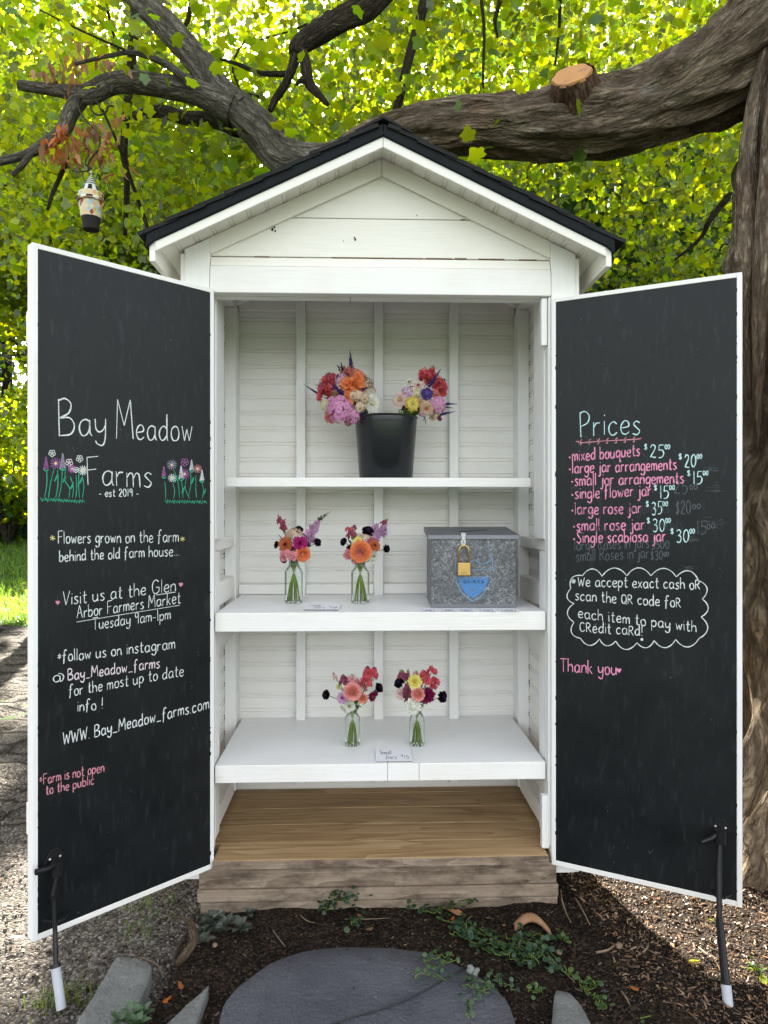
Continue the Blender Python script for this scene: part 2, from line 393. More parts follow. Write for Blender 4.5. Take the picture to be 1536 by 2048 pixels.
# back wall: beaded boards, real grooves
def beaded(z0, z1, step=.0655, dep=.004, gw=.0045, gap=.014):
    pr = [(z0, 0)]; z = z0 + .03
    while z < z1 - .03:
        for q in (z, z + gap): pr += [(q - gw, 0), (q - gw*.3, -dep), (q + gw*.3, -dep), (q + gw, 0)]
        z += step
    pr.append((z1, 0)); return pr
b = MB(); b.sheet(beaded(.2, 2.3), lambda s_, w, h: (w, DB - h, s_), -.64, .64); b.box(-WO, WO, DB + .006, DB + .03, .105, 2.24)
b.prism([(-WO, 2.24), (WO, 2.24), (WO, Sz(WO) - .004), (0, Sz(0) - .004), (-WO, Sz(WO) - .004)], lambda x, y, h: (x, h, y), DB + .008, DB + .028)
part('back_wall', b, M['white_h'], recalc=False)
for sg in (-1, 1):
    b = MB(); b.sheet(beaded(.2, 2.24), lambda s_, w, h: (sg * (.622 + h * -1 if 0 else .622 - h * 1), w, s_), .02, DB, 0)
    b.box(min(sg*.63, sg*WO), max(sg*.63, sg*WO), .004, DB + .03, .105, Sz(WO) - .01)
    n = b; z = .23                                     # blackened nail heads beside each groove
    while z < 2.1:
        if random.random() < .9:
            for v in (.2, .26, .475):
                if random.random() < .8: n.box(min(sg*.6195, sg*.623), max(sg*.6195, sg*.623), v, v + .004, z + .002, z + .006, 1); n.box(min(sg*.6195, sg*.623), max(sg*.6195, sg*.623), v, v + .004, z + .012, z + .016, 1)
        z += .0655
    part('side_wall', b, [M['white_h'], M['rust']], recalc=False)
# studs, plates and rails inside
for u in (-.318, .004, .318): b = MB(); b.box(u - .019, u + .019, DB - .042, DB - .004, .2, 2.3); part('wall_stud', b, M['white_v'], bevel=.002)
for sg in (-1, 1):
    for (v0, v1, ui, zb) in ((.03, .175, .565, 1.235), (DB - .09, DB - .004, .576, .2)):
        b = MB(); b.box(min(sg*ui, sg*.6215), max(sg*ui, sg*.6215), v0, v1, zb, 2.16); part('wall_stud', b, M['white_v'], bevel=.002)
        if zb > 1: b = MB(); b.box(min(sg*.571, sg*.6215), max(sg*.571, sg*.6215), v0 + .02, v1 - .06, .2, 1.19); part('wall_stud', b, M['white_v'], bevel=.002)
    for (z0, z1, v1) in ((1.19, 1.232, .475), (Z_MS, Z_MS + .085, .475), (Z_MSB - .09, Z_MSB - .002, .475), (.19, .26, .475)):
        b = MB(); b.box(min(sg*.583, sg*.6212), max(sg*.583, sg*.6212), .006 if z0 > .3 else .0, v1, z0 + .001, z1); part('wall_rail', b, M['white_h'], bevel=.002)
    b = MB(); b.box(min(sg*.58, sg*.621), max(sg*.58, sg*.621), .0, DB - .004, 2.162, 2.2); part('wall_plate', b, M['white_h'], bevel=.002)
for k, u in enumerate((-.58, -.337, -.015, .023, .299, .337, .58)):
    pass
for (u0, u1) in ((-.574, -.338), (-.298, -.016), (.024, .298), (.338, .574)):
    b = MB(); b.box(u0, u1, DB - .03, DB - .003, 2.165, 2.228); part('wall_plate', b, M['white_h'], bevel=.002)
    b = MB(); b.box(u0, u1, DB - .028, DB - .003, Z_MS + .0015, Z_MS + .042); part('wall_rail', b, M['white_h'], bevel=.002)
for v in (.09, .3, .5):                                # rafters inside
    for sg in (-1, 1):
        b = MB(); b.add([(sg*.005, v, Sz(0) - .006), (sg*.645, v, Sz(.645) - .006), (sg*.645, v, Sz(.645) - .07), (sg*.005, v, Sz(0) - .07), (sg*.005, v + .038, Sz(0) - .006), (sg*.645, v + .038, Sz(.645) - .006), (sg*.645, v + .038, Sz(.645) - .07), (sg*.005, v + .038, Sz(0) - .07)],
              [(0,1,2,3),(7,6,5,4),(0,4,5,1),(1,5,6,2),(2,6,7,3),(3,7,4,0)]); part('rafter', b, M['white'])
# corner posts, header, ledge and gable boards
for sg in (-1, 1):
    b = MB(); x0, x1 = sg * .577, sg * (WO + .006)
    b.prism([(x0, .1), (x1, .1), (x1, Sz(x1) - .003), (x0, Sz(x0) - .003)], lambda x, y, h: (x, h, y), -.022, .02); part('corner_post', b, M['white_v'], bevel=.003)
    b = MB(); b.box(min(sg*.655, sg*.675), max(sg*.655, sg*.675), -.018, .07, .1, Sz(.675) - .01); part('corner_trim', b, M['white_v'], bevel=.002)
    b = MB(); b.box(min(sg*.5685, sg*.5765), max(sg*.5685, sg*.5765), -.016, .03, .19, Z_HB - .001); part('door_jamb', b, M['white_v'], bevel=.001)
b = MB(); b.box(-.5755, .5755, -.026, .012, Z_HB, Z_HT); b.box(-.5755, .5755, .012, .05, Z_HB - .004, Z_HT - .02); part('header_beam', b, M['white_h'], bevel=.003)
b = MB(); b.prism([(-.020, Z_HT + .002), (.01, Z_HT + .002), (.01, Z_L), (-.006, Z_L - .002)], lambda x, y, h: (h, x, y), -.5755, .5755); part('header_ledge', b, M['cream'], bevel=.002)
b = MB()                                               # bare wood showing in the cracked paint joints
for (a, c, zz) in ((-.17, .14, .0), (.15, .24, .001), (.33, .42, .001), (-.43, -.38, .0), (.47, .53, .0), (.25, .29, .002)): b.box(a, c, -.0078, -.002, Z_L - .0005 + zz, Z_L + .0022 + zz)
for (a, c) in ((.27, .285), (.325, .345)): b.box(a, c, -.0078, -.004, 2.3265, 2.329)
part('paint_crack', b, M['crackw'])
RS = lambda u: Sz(u) - .045 - .06                      # lower edge of the rake frieze
b = MB(); zs = 2.327
hw = lambda z: max(.001, (Sz(0) - .045 - z) / .477)
b.prism([(-hw(Z_L), Z_L + .002), (hw(Z_L), Z_L + .002), (hw(zs), zs - .002), (-hw(zs), zs - .002)], lambda x, y, h: (x, h, y), -.006, .012)
part('gable_board', b, M['cream'], bevel=.0015)
b = MB(); b.prism([(-hw(zs), zs + .001), (hw(zs), zs + .001), (0.001, Sz(0) - .045), (-.001, Sz(0) - .045)], lambda x, y, h: (x, h, y), -.0045, .012)
part('gable_board', b, M['cream'], bevel=.0015)
b = MB()
for (u, z, q) in ((-.37, 2.285, .007), (-.363, 2.292, .005), (-.09, 2.255, .006), (-.093, 2.262, .004), (.12, 2.34, .003), (-.13, 2.25, .0025), (.2, 2.45, .003), (.275, 2.37, .003), (-.36, 2.28, .005)): b.ball((u, -.0072, z), q * .6, 6, 0, 1.4)
part('paint_chip', b, M['rust'])
for sg in (-1, 1):                                     # rake frieze
    b = MB(); b.prism([(0.0008*sg, Sz(0) - .001), (sg*.5765, Sz(.5765) - .001), (sg*.5765, Sz(.5765) - .058), (0.0008*sg, Sz(0) - .06)], lambda x, y, h: (x, h, y), -.019, -.0065)
    part('rake_frieze', b, M['cream'], bevel=.002)
# roof
VF, VB = -.15, .75
roof = MB()
for sg in (-1, 1):
    q = lambda u, v, h: (sg * u, v, Sz(u) + h)
    roof.add([q(.0, VF + .004, .016), q(.74, VF + .004, .016), q(.74, VB, .016), q(0, VB, .016), q(0, VF + .004, .024), q(.74, VF + .004, .024), q(.74, VB, .024), q(0, VB, .024)],
             [(0,1,2,3),(7,6,5,4),(0,4,5,1),(1,5,6,2),(2,6,7,3),(3,7,4,0)])
roof = part('roof', roof, M['white'])
for sg in (-1, 1):
    pr = [(0.0, 0)]; s_ = .03                          # beaded soffit, grooves running front to back
    while s_ < .70:
        for q in (s_, s_ + .011): pr += [(q - .003, 0), (q - .001, .004), (q + .001, .004), (q + .003, 0)]
        s_ += .058
    pr.append((.722, 0))
    b = MB(); b.sheet(pr, lambda s0, w, h: (sg * s0, w, Sz(s0) + h), VF + .016, VB - .01); part('soffit', b, M['cream'], roof, recalc=False)
    b = MB(); b.prism([(0.0007*sg, Sz(0) + .002), (sg*.722, Sz(.722) + .002), (sg*.722, Sz(.722) - .028), (0.0007*sg, Sz(0) - .031)], lambda x, y, h: (x, h, y), VF, VF + .016)
    part('rake_board', b, M['cream'], roof, bevel=.002)
    b = MB(); b.prism([(0.0007*sg, Sz(0) + .040), (sg*.747, Sz(.747) + .040), (sg*.747, Sz(.747) - .008), (sg*.722, Sz(.722) - .002 + .005), (0.0007*sg, Sz(0) + .003)], lambda x, y, h: (x, h, y), VF - .009, VF + .003)
    part('rake_trim', b, M['black_trim'], roof, bevel=.002)
    b = MB(); b.box(min(sg*.7225, sg*.741), max(sg*.7225, sg*.741), VF + .004, VB, Sz(.73) - .055, Sz(.73) + .012); part('eave_board', b, M['cream'], roof, bevel=.002)
    b = MB(); b.box(min(sg*.7415, sg*.7455), max(sg*.7415, sg*.7455), VF + .003, VB, Sz(.75) - .03, Sz(.75) + .014); part('eave_trim', b, M['black_trim'], roof, bevel=.001)
    b = MB(); L = .78; k = 0; ca, sa = math.cos(math.atan(.477)), math.sin(math.atan(.477))
    s0 = L / ca - .03
    slope = .758 / ca; cs = .1
    for k in range(9):
        lo = slope - k * cs; hi = max(0, lo - cs * 1.35); v = VF - .016 + random.uniform(-.004, .004)
        while v < VB + .01:
            w = random.uniform(.07, .16); v1 = min(v + w, VB + .012); l2 = lo + random.uniform(-.006, .006)
            h0, h1 = .052 - .016 + random.uniform(-.001, .002), .036 - .002
            def P(s_, h): return (sg * (s_ * ca + h * sa), Sz(0) - s_ * sa + h * ca)
            a, c, d, e = P(l2, h0), P(l2, h0 + .012), P(hi, h1 + .012 - .004), P(hi, h1 - .004)
            zb = -.002
            b.prism([(a[0], a[1] + zb), (c[0], c[1] + zb), (d[0], d[1] + zb), (e[0], e[1] + zb)], lambda x, y, h: (x, h, y), v, v1 - .003)
            v = v1
    part('shingle_courses', b, M['shingle'], roof)
b = MB()
v = VF - .02
while v < VB:
    for sg in (-1, 1): b.prism([(0, Sz(0) + .050), (sg*.09, Sz(.09) + .049), (sg*.09, Sz(.09) + .055), (0, Sz(0) + .058)], lambda x, y, h: (x, h, y), v, min(VB + .015, v + .12))
    v += .1235
part('ridge_cap', b, M['shingle'], roof)
# shelves
def shelf(v0, v1, zt, zb, hw, seam=None):
    b = MB(); b.box(-hw, hw, v0 + .019, v1, zt - .02, zt); sh = part('shelf', b, M['shelf'], bevel=.002)
    f = MB()
    cuts = [-hw] + (seam or []) + [hw]
    for a, c in zip(cuts[:-1], cuts[1:]): f.box(a + (.0006 if a > -hw else 0), c - (.0006 if c < hw else 0), v0, v0 + .0185, zb, zt + .0008)
    part('shelf_edge', f, M['white_h'], sh, bevel=.002)
    if v0 < .1: 
        c = MB(); c.box(-hw + .03, hw - .03, v0 + .1, v0 + .138, zb + .005, zt - .021); part('shelf_support', c, M['white'], sh)
    return sh
shelf(.0, DB - .005, Z_BS, Z_BSB, .5635, [.02, .128]); shelf(.0, DB - .005, Z_MS, Z_MSB, .5635)
shelf(.205, DB - .044, Z_TS, Z_TSB, .5635)
# floor deck and base timbers
fl = MB(); fl.box(-.6, .6, .02, DB, .1, .142); floor = part('floor_base', fl, M['timber'])
for k, (v0, v1) in enumerate(((-.045, .078), (.082, .222), (.226, .366), (.37, .51), (.514, .565))):
    b = MB(); hw = .562 if k == 0 else .617
    b.box(-hw, hw, v0, v1, .144, Z_F + random.uniform(-.001, .001)); part('deck_board', b, M['deck'], floor, bevel=.003)
b = MB(); b.box(-.5625, .5625, -.0495, -.0455, .1435, Z_F - .001); part('deck_nosing', b, M['timber'], floor, bevel=.0015)
for (z0, z1, dv, x0, x1) in ((.072, .1415, 0, -.61, .592), (.029, .0705, -.004, -.615, .598), (-.05, .0275, -.001, -.605, .596)):
    b = MB(); b.box(x0, x1, -.035 + dv, .003 + dv, z0, z1); part('base_timber', b, M['timber'], bevel=.004)
for sg in (-1, 1): b = MB(); b.box(min(sg*.56, sg*.598), max(sg*.56, sg*.598), .006, DB, -.05, .1); part('base_timber', b, M['timber'], bevel=.003)
b = MB(); b.box(.548, .574, -.013, .012, .18, .36); part('jamb_block', b, M['white_v'], bevel=.002)
b = MB(); b.box(.546, .566, -.012, .014, 1.9, Z_HB - .002); part('jamb_block', b, M['white_v'], bevel=.002)
b = MB(); b.tube(crom([(-.108, .0, Z_HB - .003), (-.106, .0, Z_HB - .012), (-.109, .0, Z_HB - .021)], 3), .0012, 5); part('hook', b, M['iron'])

# ---------------------------------------------------------------- doors with chalk writing
class Door:
    def __init__(s, hx, hy, ox, oy, z0, z1, sg, label):
        s.H = Vector((hx, hy, 0)); O = Vector((ox, oy, 0)); s.L = (O - s.H).length; s.e = (O - s.H).normalized(); s.sg = sg
        s.n = Vector((-s.e.y, s.e.x, 0)) if sg < 0 else Vector((s.e.y, -s.e.x, 0))
        if s.n.y > 0: s.n = -s.n
        s.z0, s.z1 = z0, z1; L = s.L; U = (0, 0, 1); ob = lambda mb, *a: mb.obox(s.H, s.e, s.n, U, *a)
        b = MB(); ob(b, .012, L - .0135, -.026, -.001, z0 + .015, z1 - .013)
        s.door = b.build('door', M['white'], hut, world=True); s.door['label'] = label
        b = MB(); ob(b, .0135, L - .015, -.0009, .0008, z0 + .0165, z1 - .0145); s.board = b.build('chalkboard', M['board'], s.door, world=True)
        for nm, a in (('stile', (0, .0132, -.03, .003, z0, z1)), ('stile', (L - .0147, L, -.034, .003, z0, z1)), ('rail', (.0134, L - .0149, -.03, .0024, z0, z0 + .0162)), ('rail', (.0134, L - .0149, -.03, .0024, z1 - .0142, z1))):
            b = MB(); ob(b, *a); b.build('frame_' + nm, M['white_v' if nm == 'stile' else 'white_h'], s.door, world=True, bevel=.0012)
        for (a, c) in ((z0 + .28, z0 + .37), (z1 - .27, z1 - .18)):
            b = MB(); ob(b, L - .12, L - .004, -.056, -.0345, a, c); b.build('back_batten', M['white_h'], s.door, world=True, bevel=.002)
            b = MB(); ob(b, .03, L - .125, -.056, -.0265, a, c); b.build('back_batten', M['white_h'], s.door, world=True, bevel=.002)
        b = MB()                                       # chipped paint edge along the board
        for k in range(46):
            z = random.uniform(z0 + .04, z1 - .04); q = random.random() < .65
            c = L - .0149 if q else .0134; ob(b, c - random.uniform(.0005, .0022), c + random.uniform(.0003, .0016), .0026, .0034, z, z + random.uniform(.003, .014))
        b.build('paint_chips', M['board'], s.door, world=True)
    def pt(s, px, py, off=.0012):
        d = Vector(((px - 768) / F, 1, -(py - 1024) / F)); C = Vector((0, CY, CZ)); H = s.H + s.n * off
        return C + d * ((H - C).dot(s.n) / d.dot(s.n))
    def stroke(s, mb, pts, w, sub=4, mat=0):
        P = [Vector((p[0], p[1], 0)) for p in pts]
        Q = crom(P, sub) if sub > 1 else P
        mb.ribbon([s.pt(q.x, q.y) for q in Q], w * 2.2 / F, s.n, mat)

GL = {
'a':(4.4,"4 4.3 2.5 5 .8 4.2 .2 2.3 1 .3 2.5 .2 3.8 1.8 4 4.6;4 4.8 4 1.2 4.7 0"),'b':(3.9,"0 9 .1 0;.1 3.2 1.6 4.8 3.4 4 3.8 2.2 2.8 .3 1.2 0 .1 1"),
'c':(3.7,"3.5 4.1 2.2 5 .6 4 .1 2.2 1 .3 2.4 .1 3.7 1"),'d':(4.3,"3.8 4 2.4 4.9 .8 4 .1 2.2 .9 .2 2.4 .2 3.8 1.8;3.9 9 3.9 1 4.4 0"),
'e':(3.8,".2 2.3 3.4 2.9 3.2 4.5 1.8 5 .5 3.8 .1 2 1 .3 2.4 0 3.8 .9"),'f':(3.6,"3.6 8.2 2.6 9 1.5 8 1.2 5 1 0 .8 -1.6;-.3 4.7 2.8 5.1"),
'g':(4,"3.8 4 2.4 5 .8 4.2 .2 2.4 1 .6 2.4 .5 3.7 2;3.9 5 3.9 -1 2.8 -3 1 -2.8 .2 -1.8"),'h':(3.7,"0 9 0 0;0 3 1.4 4.8 3 4.5 3.6 2.5 3.7 0"),
'i':(.6,".3 5 .4 0;.3 6.9 .4 7.4"),'j':(1.7,"1.5 5 1.5 -1.5 .6 -3 -.5 -2.3;1.5 6.9 1.6 7.4"),'k':(3.5,"0 9 0 0;3 5 0 2.1;.8 2.9 3.4 0"),'l':(.6,".2 9 .2 0"),
'm':(5.4,"0 5 0 0;0 3.2 1.2 4.8 2.4 4.2 2.6 0;2.6 3 3.8 4.8 5 4.2 5.3 0"),'n':(3.6,"0 5 0 0;0 3 1.4 4.8 3 4.5 3.5 2.5 3.6 0"),'o':(3.9,"2 5 .6 4.2 .1 2.4 .8 .4 2 0 3.4 .6 3.9 2.5 3.2 4.5 2 5"),
'p':(3.9,"0 5 .1 -3.2;.1 3.2 1.5 4.9 3.3 4.2 3.8 2.4 2.8 .4 1.2 .2 .1 1.2"),'q':(4.2,"3.8 4 2.4 5 .8 4.2 .2 2.4 1 .6 2.4 .5 3.7 2;3.9 5 4 -3 5 -2.2"),'r':(2.8,"0 5 .1 0;.1 3 1.2 4.6 2.8 4.7"),
's':(3.1,"3 4.4 1.6 5 .4 4 1.6 2.7 3 1.4 1.8 0 0 .5"),'t':(3,"1.4 8 1.3 1 2.2 0 3 .5;0 5 3 5.3"),'u':(4.2,"0 5 .1 1.4 1.4 0 3 .8 3.6 2.4;3.7 5 3.7 1 4.2 0"),'v':(3.4,"0 5 1.7 0;1.7 0 3.4 5"),
'w':(4.9,"0 5 1.2 0;1.2 0 2.4 4;2.4 4 3.6 0;3.6 0 4.9 5"),'x':(3.4,"0 5 3.4 0;3.4 5 0 0"),'y':(3.9,"0 5 .3 2 1.6 1 3 1.8 3.6 3;3.8 5 3.6 -1 2.6 -3 .8 -2.6 .1 -1.6"),'z':(3.4,"0 5 3.3 5;3.3 5 0 0;0 0 3.4 0"),
'A':(5.4,"0 0 2.6 9;2.6 9 5.2 0;.9 3.4 4.4 3.4"),'B':(5,"0 9 .1 0;0 8.6 2 9.1 3.9 7.8 3.2 5.6 .2 4.4;.2 4.4 3.4 4.4 4.9 2.6 3.8 .5 .1 .1"),'C':(5,"4.6 7.6 2.8 9 .8 7.6 .1 4.4 .9 1.2 2.8 0 4.8 1.6"),
'D':(5,"0 9 .1 0;0 9 3 8.2 4.7 4.6 3 .8 .1 0"),'E':(4.2,"4 9 0 9;0 9 0 0;0 0 4.2 0;0 4.6 3.4 4.6"),'F':(4.4,"4.4 9 0 8.6;.1 8.6 .4 0;.2 4.6 3.6 5"),'G':(5.4,"4.8 7.6 2.8 9 .8 7.6 .1 4.4 .9 1 2.9 0 5 1.4 5.2 4;5.2 4 3 4"),
'I':(2,"1 9 1 0"),'J':(4,"0 9 4 9;2.4 9 2.4 2 1.4 0 0 1"),'L':(4,"0 9 0 0;0 0 4 0"),'M':(6.4,"0 0 .5 9;.5 9 3 3;3 3 5.4 9;5.4 9 6.4 0"),'O':(5,"2.6 9 .8 7.8 .1 4.5 .9 1.2 2.6 0 4.3 1.2 5 4.5 4.2 7.8 2.6 9"),'P':(4.4,"0 9 .3 -.6;0 8.6 2 9.4 4 7.8 3.4 5 .2 3.4"),
'Q':(5.2,"2.6 9 .8 7.8 .1 4.5 .9 1.2 2.6 0 4.3 1.2 5 4.5 4.2 7.8 2.6 9;3 2.4 5.2 -.6"),'R':(4.6,"0 9 .1 0;0 8.8 2.4 9 3.8 7.2 2.8 5 .1 4.4;1.4 4.5 4.6 0"),'S':(4.2,"4 7.8 2.2 9 .5 7.4 2 4.9 4 2.4 2.2 0 0 1.4"),
'T':(5.2,"0 9 5.2 9;2.4 9 2.8 0"),'V':(4.8,"0 9 2.2 0;2.2 0 4.8 9"),'W':(6.8,"0 9 1.6 0;1.6 0 3.4 7;3.4 7 5 0;5 0 6.8 9"),
'0':(4.2,"2.1 9 .6 7.4 .1 4.4 .7 1.4 2.1 0 3.5 1.4 4.1 4.4 3.5 7.4 2.1 9"),'1':(1,".5 9 .6 0"),'2':(4,".3 7 1.6 9 3.4 8 3 5.4 .8 1.6 .3 .4 1.2 .8 2.6 0 4 .4"),'3':(3.8,".2 8 1.8 9 3.4 7.6 2.6 5.4 1.2 4.8;1.2 4.8 3 4.4 3.6 2.2 2.2 0 .2 .8"),
'5':(3.8,"3.6 9 .6 9;.6 9 .4 5.2;.4 5.2 2.4 5.6 3.7 3.4 2.6 .6 .2 .2"),'9':(3.8,"3.6 7 2 9 .4 7.6 .6 5.4 2.2 4.8 3.6 7;3.6 7.4 3.4 0"),
'$':(3.6,"3.2 7 1.7 8 .4 6.6 1.8 4.6 3.2 2.6 1.7 1 0 2;1.4 9.2 1.4 0;2.2 9.2 2.2 0"),'!':(.8,".5 9 .4 2.6;.4 .2 .5 .7"),'.':(.8,".3 0 .4 .5"),'-':(3,"0 2.7 3 2.7"),'_':(4,"0 -.2 4 -.2"),
'*':(3.2,"1.6 6.4 1.6 2.4;.2 5.4 3 3.4;3 5.4 .2 3.4"),'@':(6,"4 4 2.5 5 .8 4.2 .2 2.3 1 .6 2.5 .4 3.8 1.8 4 4.4;4 4.4 4.2 .6 5.6 1.6 6 4.4 4.6 6 3 6.2"),'\u2022':(1.4,".4 2.6 .8 2.9"),"'":(.6,".3 9 .2 7.4")}
GLP = {k: (w, [list(zip(*[iter(map(float, q.split()))] * 2)) for q in s_.split(';')]) for k, (w, s_) in GL.items()}
def layout(text, x0, y0, x1, y1, xh, caps=1.0, jit=.25):
    adv = 0; pos = []
    for ch in text:
        if ch == ' ': adv += 3.4; continue
        w = GLP[ch][0]; k = caps if ch.isupper() else 1
        pos.append((ch, adv, k)); adv += w * (1 if ch.islower() or k == 1 else k ** .6) + 1.5
    adv -= 1.5; sx = (x1 - x0) / adv; sy = xh / 5; out = []
    rr = random.Random(text)
    for ch, a, k in pos:
        jy = rr.uniform(-jit, jit) * sy; kx = k ** .6 if k != 1 else 1; sl = rr.uniform(-.03, .03)
        for st in GLP[ch][1]:
            pts = []
            for gx, gy in st:
                X = (a + gx * kx + sl * gy) * sx; f = X / (x1 - x0)
                pts.append((x0 + X, y0 + (y1 - y0) * f - gy * sy * k + jy))
            out.append(pts)
    return out
def write(D, text, x0, y0, x1, y1, xh, mat, w=2.0, caps=1.0, extra=None):
    b = MB()
    for st in layout(text, x0, y0, x1, y1, xh, caps): D.stroke(b, st, w)
    for st in extra or []: D.stroke(b, st[0], st[1] if len(st) > 1 else w)
    return b.build('chalk_lettering', M[mat], D.door, world=True, recalc=False)
def fill(D, mb, poly, mat=0):
    c = (sum(p[0] for p in poly) / len(poly), sum(p[1] for p in poly) / len(poly))
    vs = [D.pt(*c)] + [D.pt(*p) for p in poly]; n = len(poly)
    mb.add(vs, [(0, 1 + i, 1 + (i + 1) % n) for i in range(n)], mat)
def heart(D, x, y, r, mat):
    b = MB(); P = []
    for i in range(24):
        t = 2 * math.pi * i / 24; P.append((x + r * .062 * 16 * math.sin(t) ** 3 * .9, y - r * .062 * (13*math.cos(t) - 5*math.cos(2*t) - 2*math.cos(3*t) - math.cos(4*t))))
    fill(D, b, P); b.build('chalk_heart', M[mat], D.door, world=True, recalc=False)
def star(D, x, y, r, mat, n=6, w=2):
    b = MB()
    for k in range(n // 2): a = math.pi * k / (n // 2) + .3; D.stroke(b, [(x - r*math.cos(a), y - r*math.sin(a)), (x + r*math.cos(a), y + r*math.sin(a))], w, 1)
    b.build('chalk_mark', M[mat], D.door, world=True, recalc=False)

DL = Door(-.569, -.030, -.971, -.4414, .143, 2.074, -1, 'door with the farm name and flower drawings chalked on it')
q = .2604
A_ = lambda X, Y: (40 + q * X, 760 + q * Y)
B_ = lambda X, Y: (40 + q * X, 1140 + q * Y)
write(DL, 'Bay', 118, 873, 212, 872, 33, 'ck_w', 2.6, 1.25)
write(DL, 'Meadow', 233, 877, 384, 882, 29, 'ck_w', 2.6, 1.5)
write(DL, 'Farms', 174, 971, 303, 974, 29, 'ck_w', 2.5, 1.1)
write(DL, '- est 2019 -', 198, 993, 277, 993, 8.5, 'ck_w', 1.9, 1.0)
write(DL, 'Flowers grown on the farm', 116, 1087, 357, 1084, 13.5, 'ck_w', 1.9, 1.05); star(DL, 105, 1076, 5.5, 'ck_y'); star(DL, 365, 1078, 5, 'ck_y')
write(DL, 'behind the old farm house...', 119, 1123, 359, 1111, 12.5, 'ck_w', 1.9)
write(DL, 'Visit us at the Glen', 126, 1211, 351, 1182, 14.5, 'ck_w', 1.9, 1.05, [([(313, 1190), (351, 1184)],)]); heart(DL, 115.5, 1205, 5, 'ck_d'); heart(DL, 361.6, 1169, 5, 'ck_d')
write(DL, 'Arbor Farmers Market', 154, 1237, 361, 1206, 13.5, 'ck_w', 1.9, 1.05, [([(153, 1244), (359, 1210.5)],)])
write(DL, 'Tuesday 9am-1pm', 185, 1259, 341, 1238, 12.5, 'ck_w', 1.7, 1.05)
write(DL, '*follow us on instagram', 115, 1325, 350, 1297, 13, 'ck_w', 2.0)
write(DL, '@', 106, 1365, 127, 1364, 14, 'ck_w', 1.8)
write(DL, 'Bay_Meadow_farms', 136, 1361, 319, 1335, 12.5, 'ck_b', 2.2, 1.0)
write(DL, 'for the most up to date', 138, 1393, 367, 1351, 13, 'ck_w', 1.8)
write(DL, 'info !', 155, 1423, 205, 1418, 12.5, 'ck_w', 1.9)
write(DL, 'WWW. Bay_Meadow_farms.com', 126, 1490, 418, 1417, 13.5, 'ck_w', 2.3, 1.0)
write(DL, '*Farm is not open', 79, 1570, 208, 1543, 11.5, 'ck_d', 2.0, 1.0)
write(DL, 'to the public', 92, 1590, 188, 1568, 11, 'ck_d', 1.9)

def drawing(D, tf, grass, stems, heads, sc=1.0):
    g = MB(); (ax, ay), (bx, by) = grass; n = 34; P = []
    for i in range(n): f = i / (n - 1); P.append(tf(ax + (bx-ax)*f + (4 if i % 2 else -4), ay + (by-ay)*f + (17 if i % 2 else -12) * random.uniform(.6, 1.2)))
    D.stroke(g, P, 1.5, 2)
    for s_ in stems: D.stroke(g, [tf(*p) for p in s_], 1.5)
    for (x, y) in [(s_[0][0], s_[0][1] + 60) for s_ in stems[1::2]]:
        D.stroke(g, [tf(x, y + 40), tf(x + 14, y + 8), tf(x + 26, y - 14), tf(x + 16, y + 22), tf(x, y + 40)], 1.5)
    g.build('chalk_drawing', M['ck_g'], D.door, world=True, recalc=False)
    for (kind, x, y, r, m) in heads:
        b = MB(); c = tf(x, y)
        if kind == 'spike':
            P = []
            for i in range(18): f = i / 17; w = r * (1 - f) * .45 + 2; P.append(tf(x + (w if i % 2 else -w), y - f * r * 2))
            D.stroke(b, P, 2.0, 2); fill(D, b, [tf(x - r*.36, y), tf(x + r*.36, y), tf(x + r*.1, y - r*1.7), tf(x - r*.1, y - r*1.7)])
            b.build('chalk_drawing', M[m], D.door, world=True, recalc=False)
            k = MB(); D.stroke(k, [tf(x - r*.4, y + 6), tf(x, y + 16), tf(x + r*.4, y + 6)], 3, 2); k.build('chalk_drawing', M['ck_g'], D.door, world=True, recalc=False)
        elif kind == 'daisy':
            for i in range(13):
                a = 2*math.pi*i/13 + .2; D.stroke(b, [tf(x + r*.25*math.cos(a), y + r*.25*math.sin(a)), tf(x + r*math.cos(a), y + r*math.sin(a))], 2.0, 1)
            b.build('chalk_drawing', M[m], D.door, world=True, recalc=False)
            k = MB(); fill(D, k, [tf(x + r*.24*math.cos(i*.7), y + r*.24*math.sin(i*.7)) for i in range(9)]); k.build('chalk_drawing', M['ck_y'], D.door, world=True, recalc=False)
        else:
            for i in range(5):
                a = 2*math.pi*i/5 + .3; cx, cy = x + r*.58*math.cos(a), y + r*.58*math.sin(a)
                D.stroke(b, [tf(cx + r*.4*math.cos(j*.785), cy + r*.4*math.sin(j*.785)) for j in range(9)], 1.3, 2)
            b.build('chalk_drawing', M[m], D.door, world=True, recalc=False)
drawing(DL, A_, ((160, 915), (494, 932)), [[(205, 690), (206, 800), (188, 905)], [(262, 680), (235, 790), (218, 905)], [(288, 690), (292, 800), (274, 905)], [(325, 690), (318, 800), (298, 905)], [(352, 670), (345, 770), (380, 830), (376, 905)], [(385, 740), (410, 820), (402, 905)], [(430, 730), (436, 820), (428, 905)], [(452, 700), (450, 800), (456, 905)], [(478, 735), (490, 820), (480, 905)]],
  [('spike', 200, 682, 46, 'ck_v'), ('daisy', 274, 640, 44, 'ck_v'), ('spike', 328, 676, 56, 'ck_l'), ('loop', 247, 563, 27, 'ck_w'), ('loop', 378, 634, 29, 'ck_b'), ('loop', 458, 605, 27, 'ck_w'), ('daisy', 400, 682, 32, 'ck_v'), ('loop', 430, 690, 22, 'ck_w'), ('daisy', 485, 694, 38, 'ck_w')])
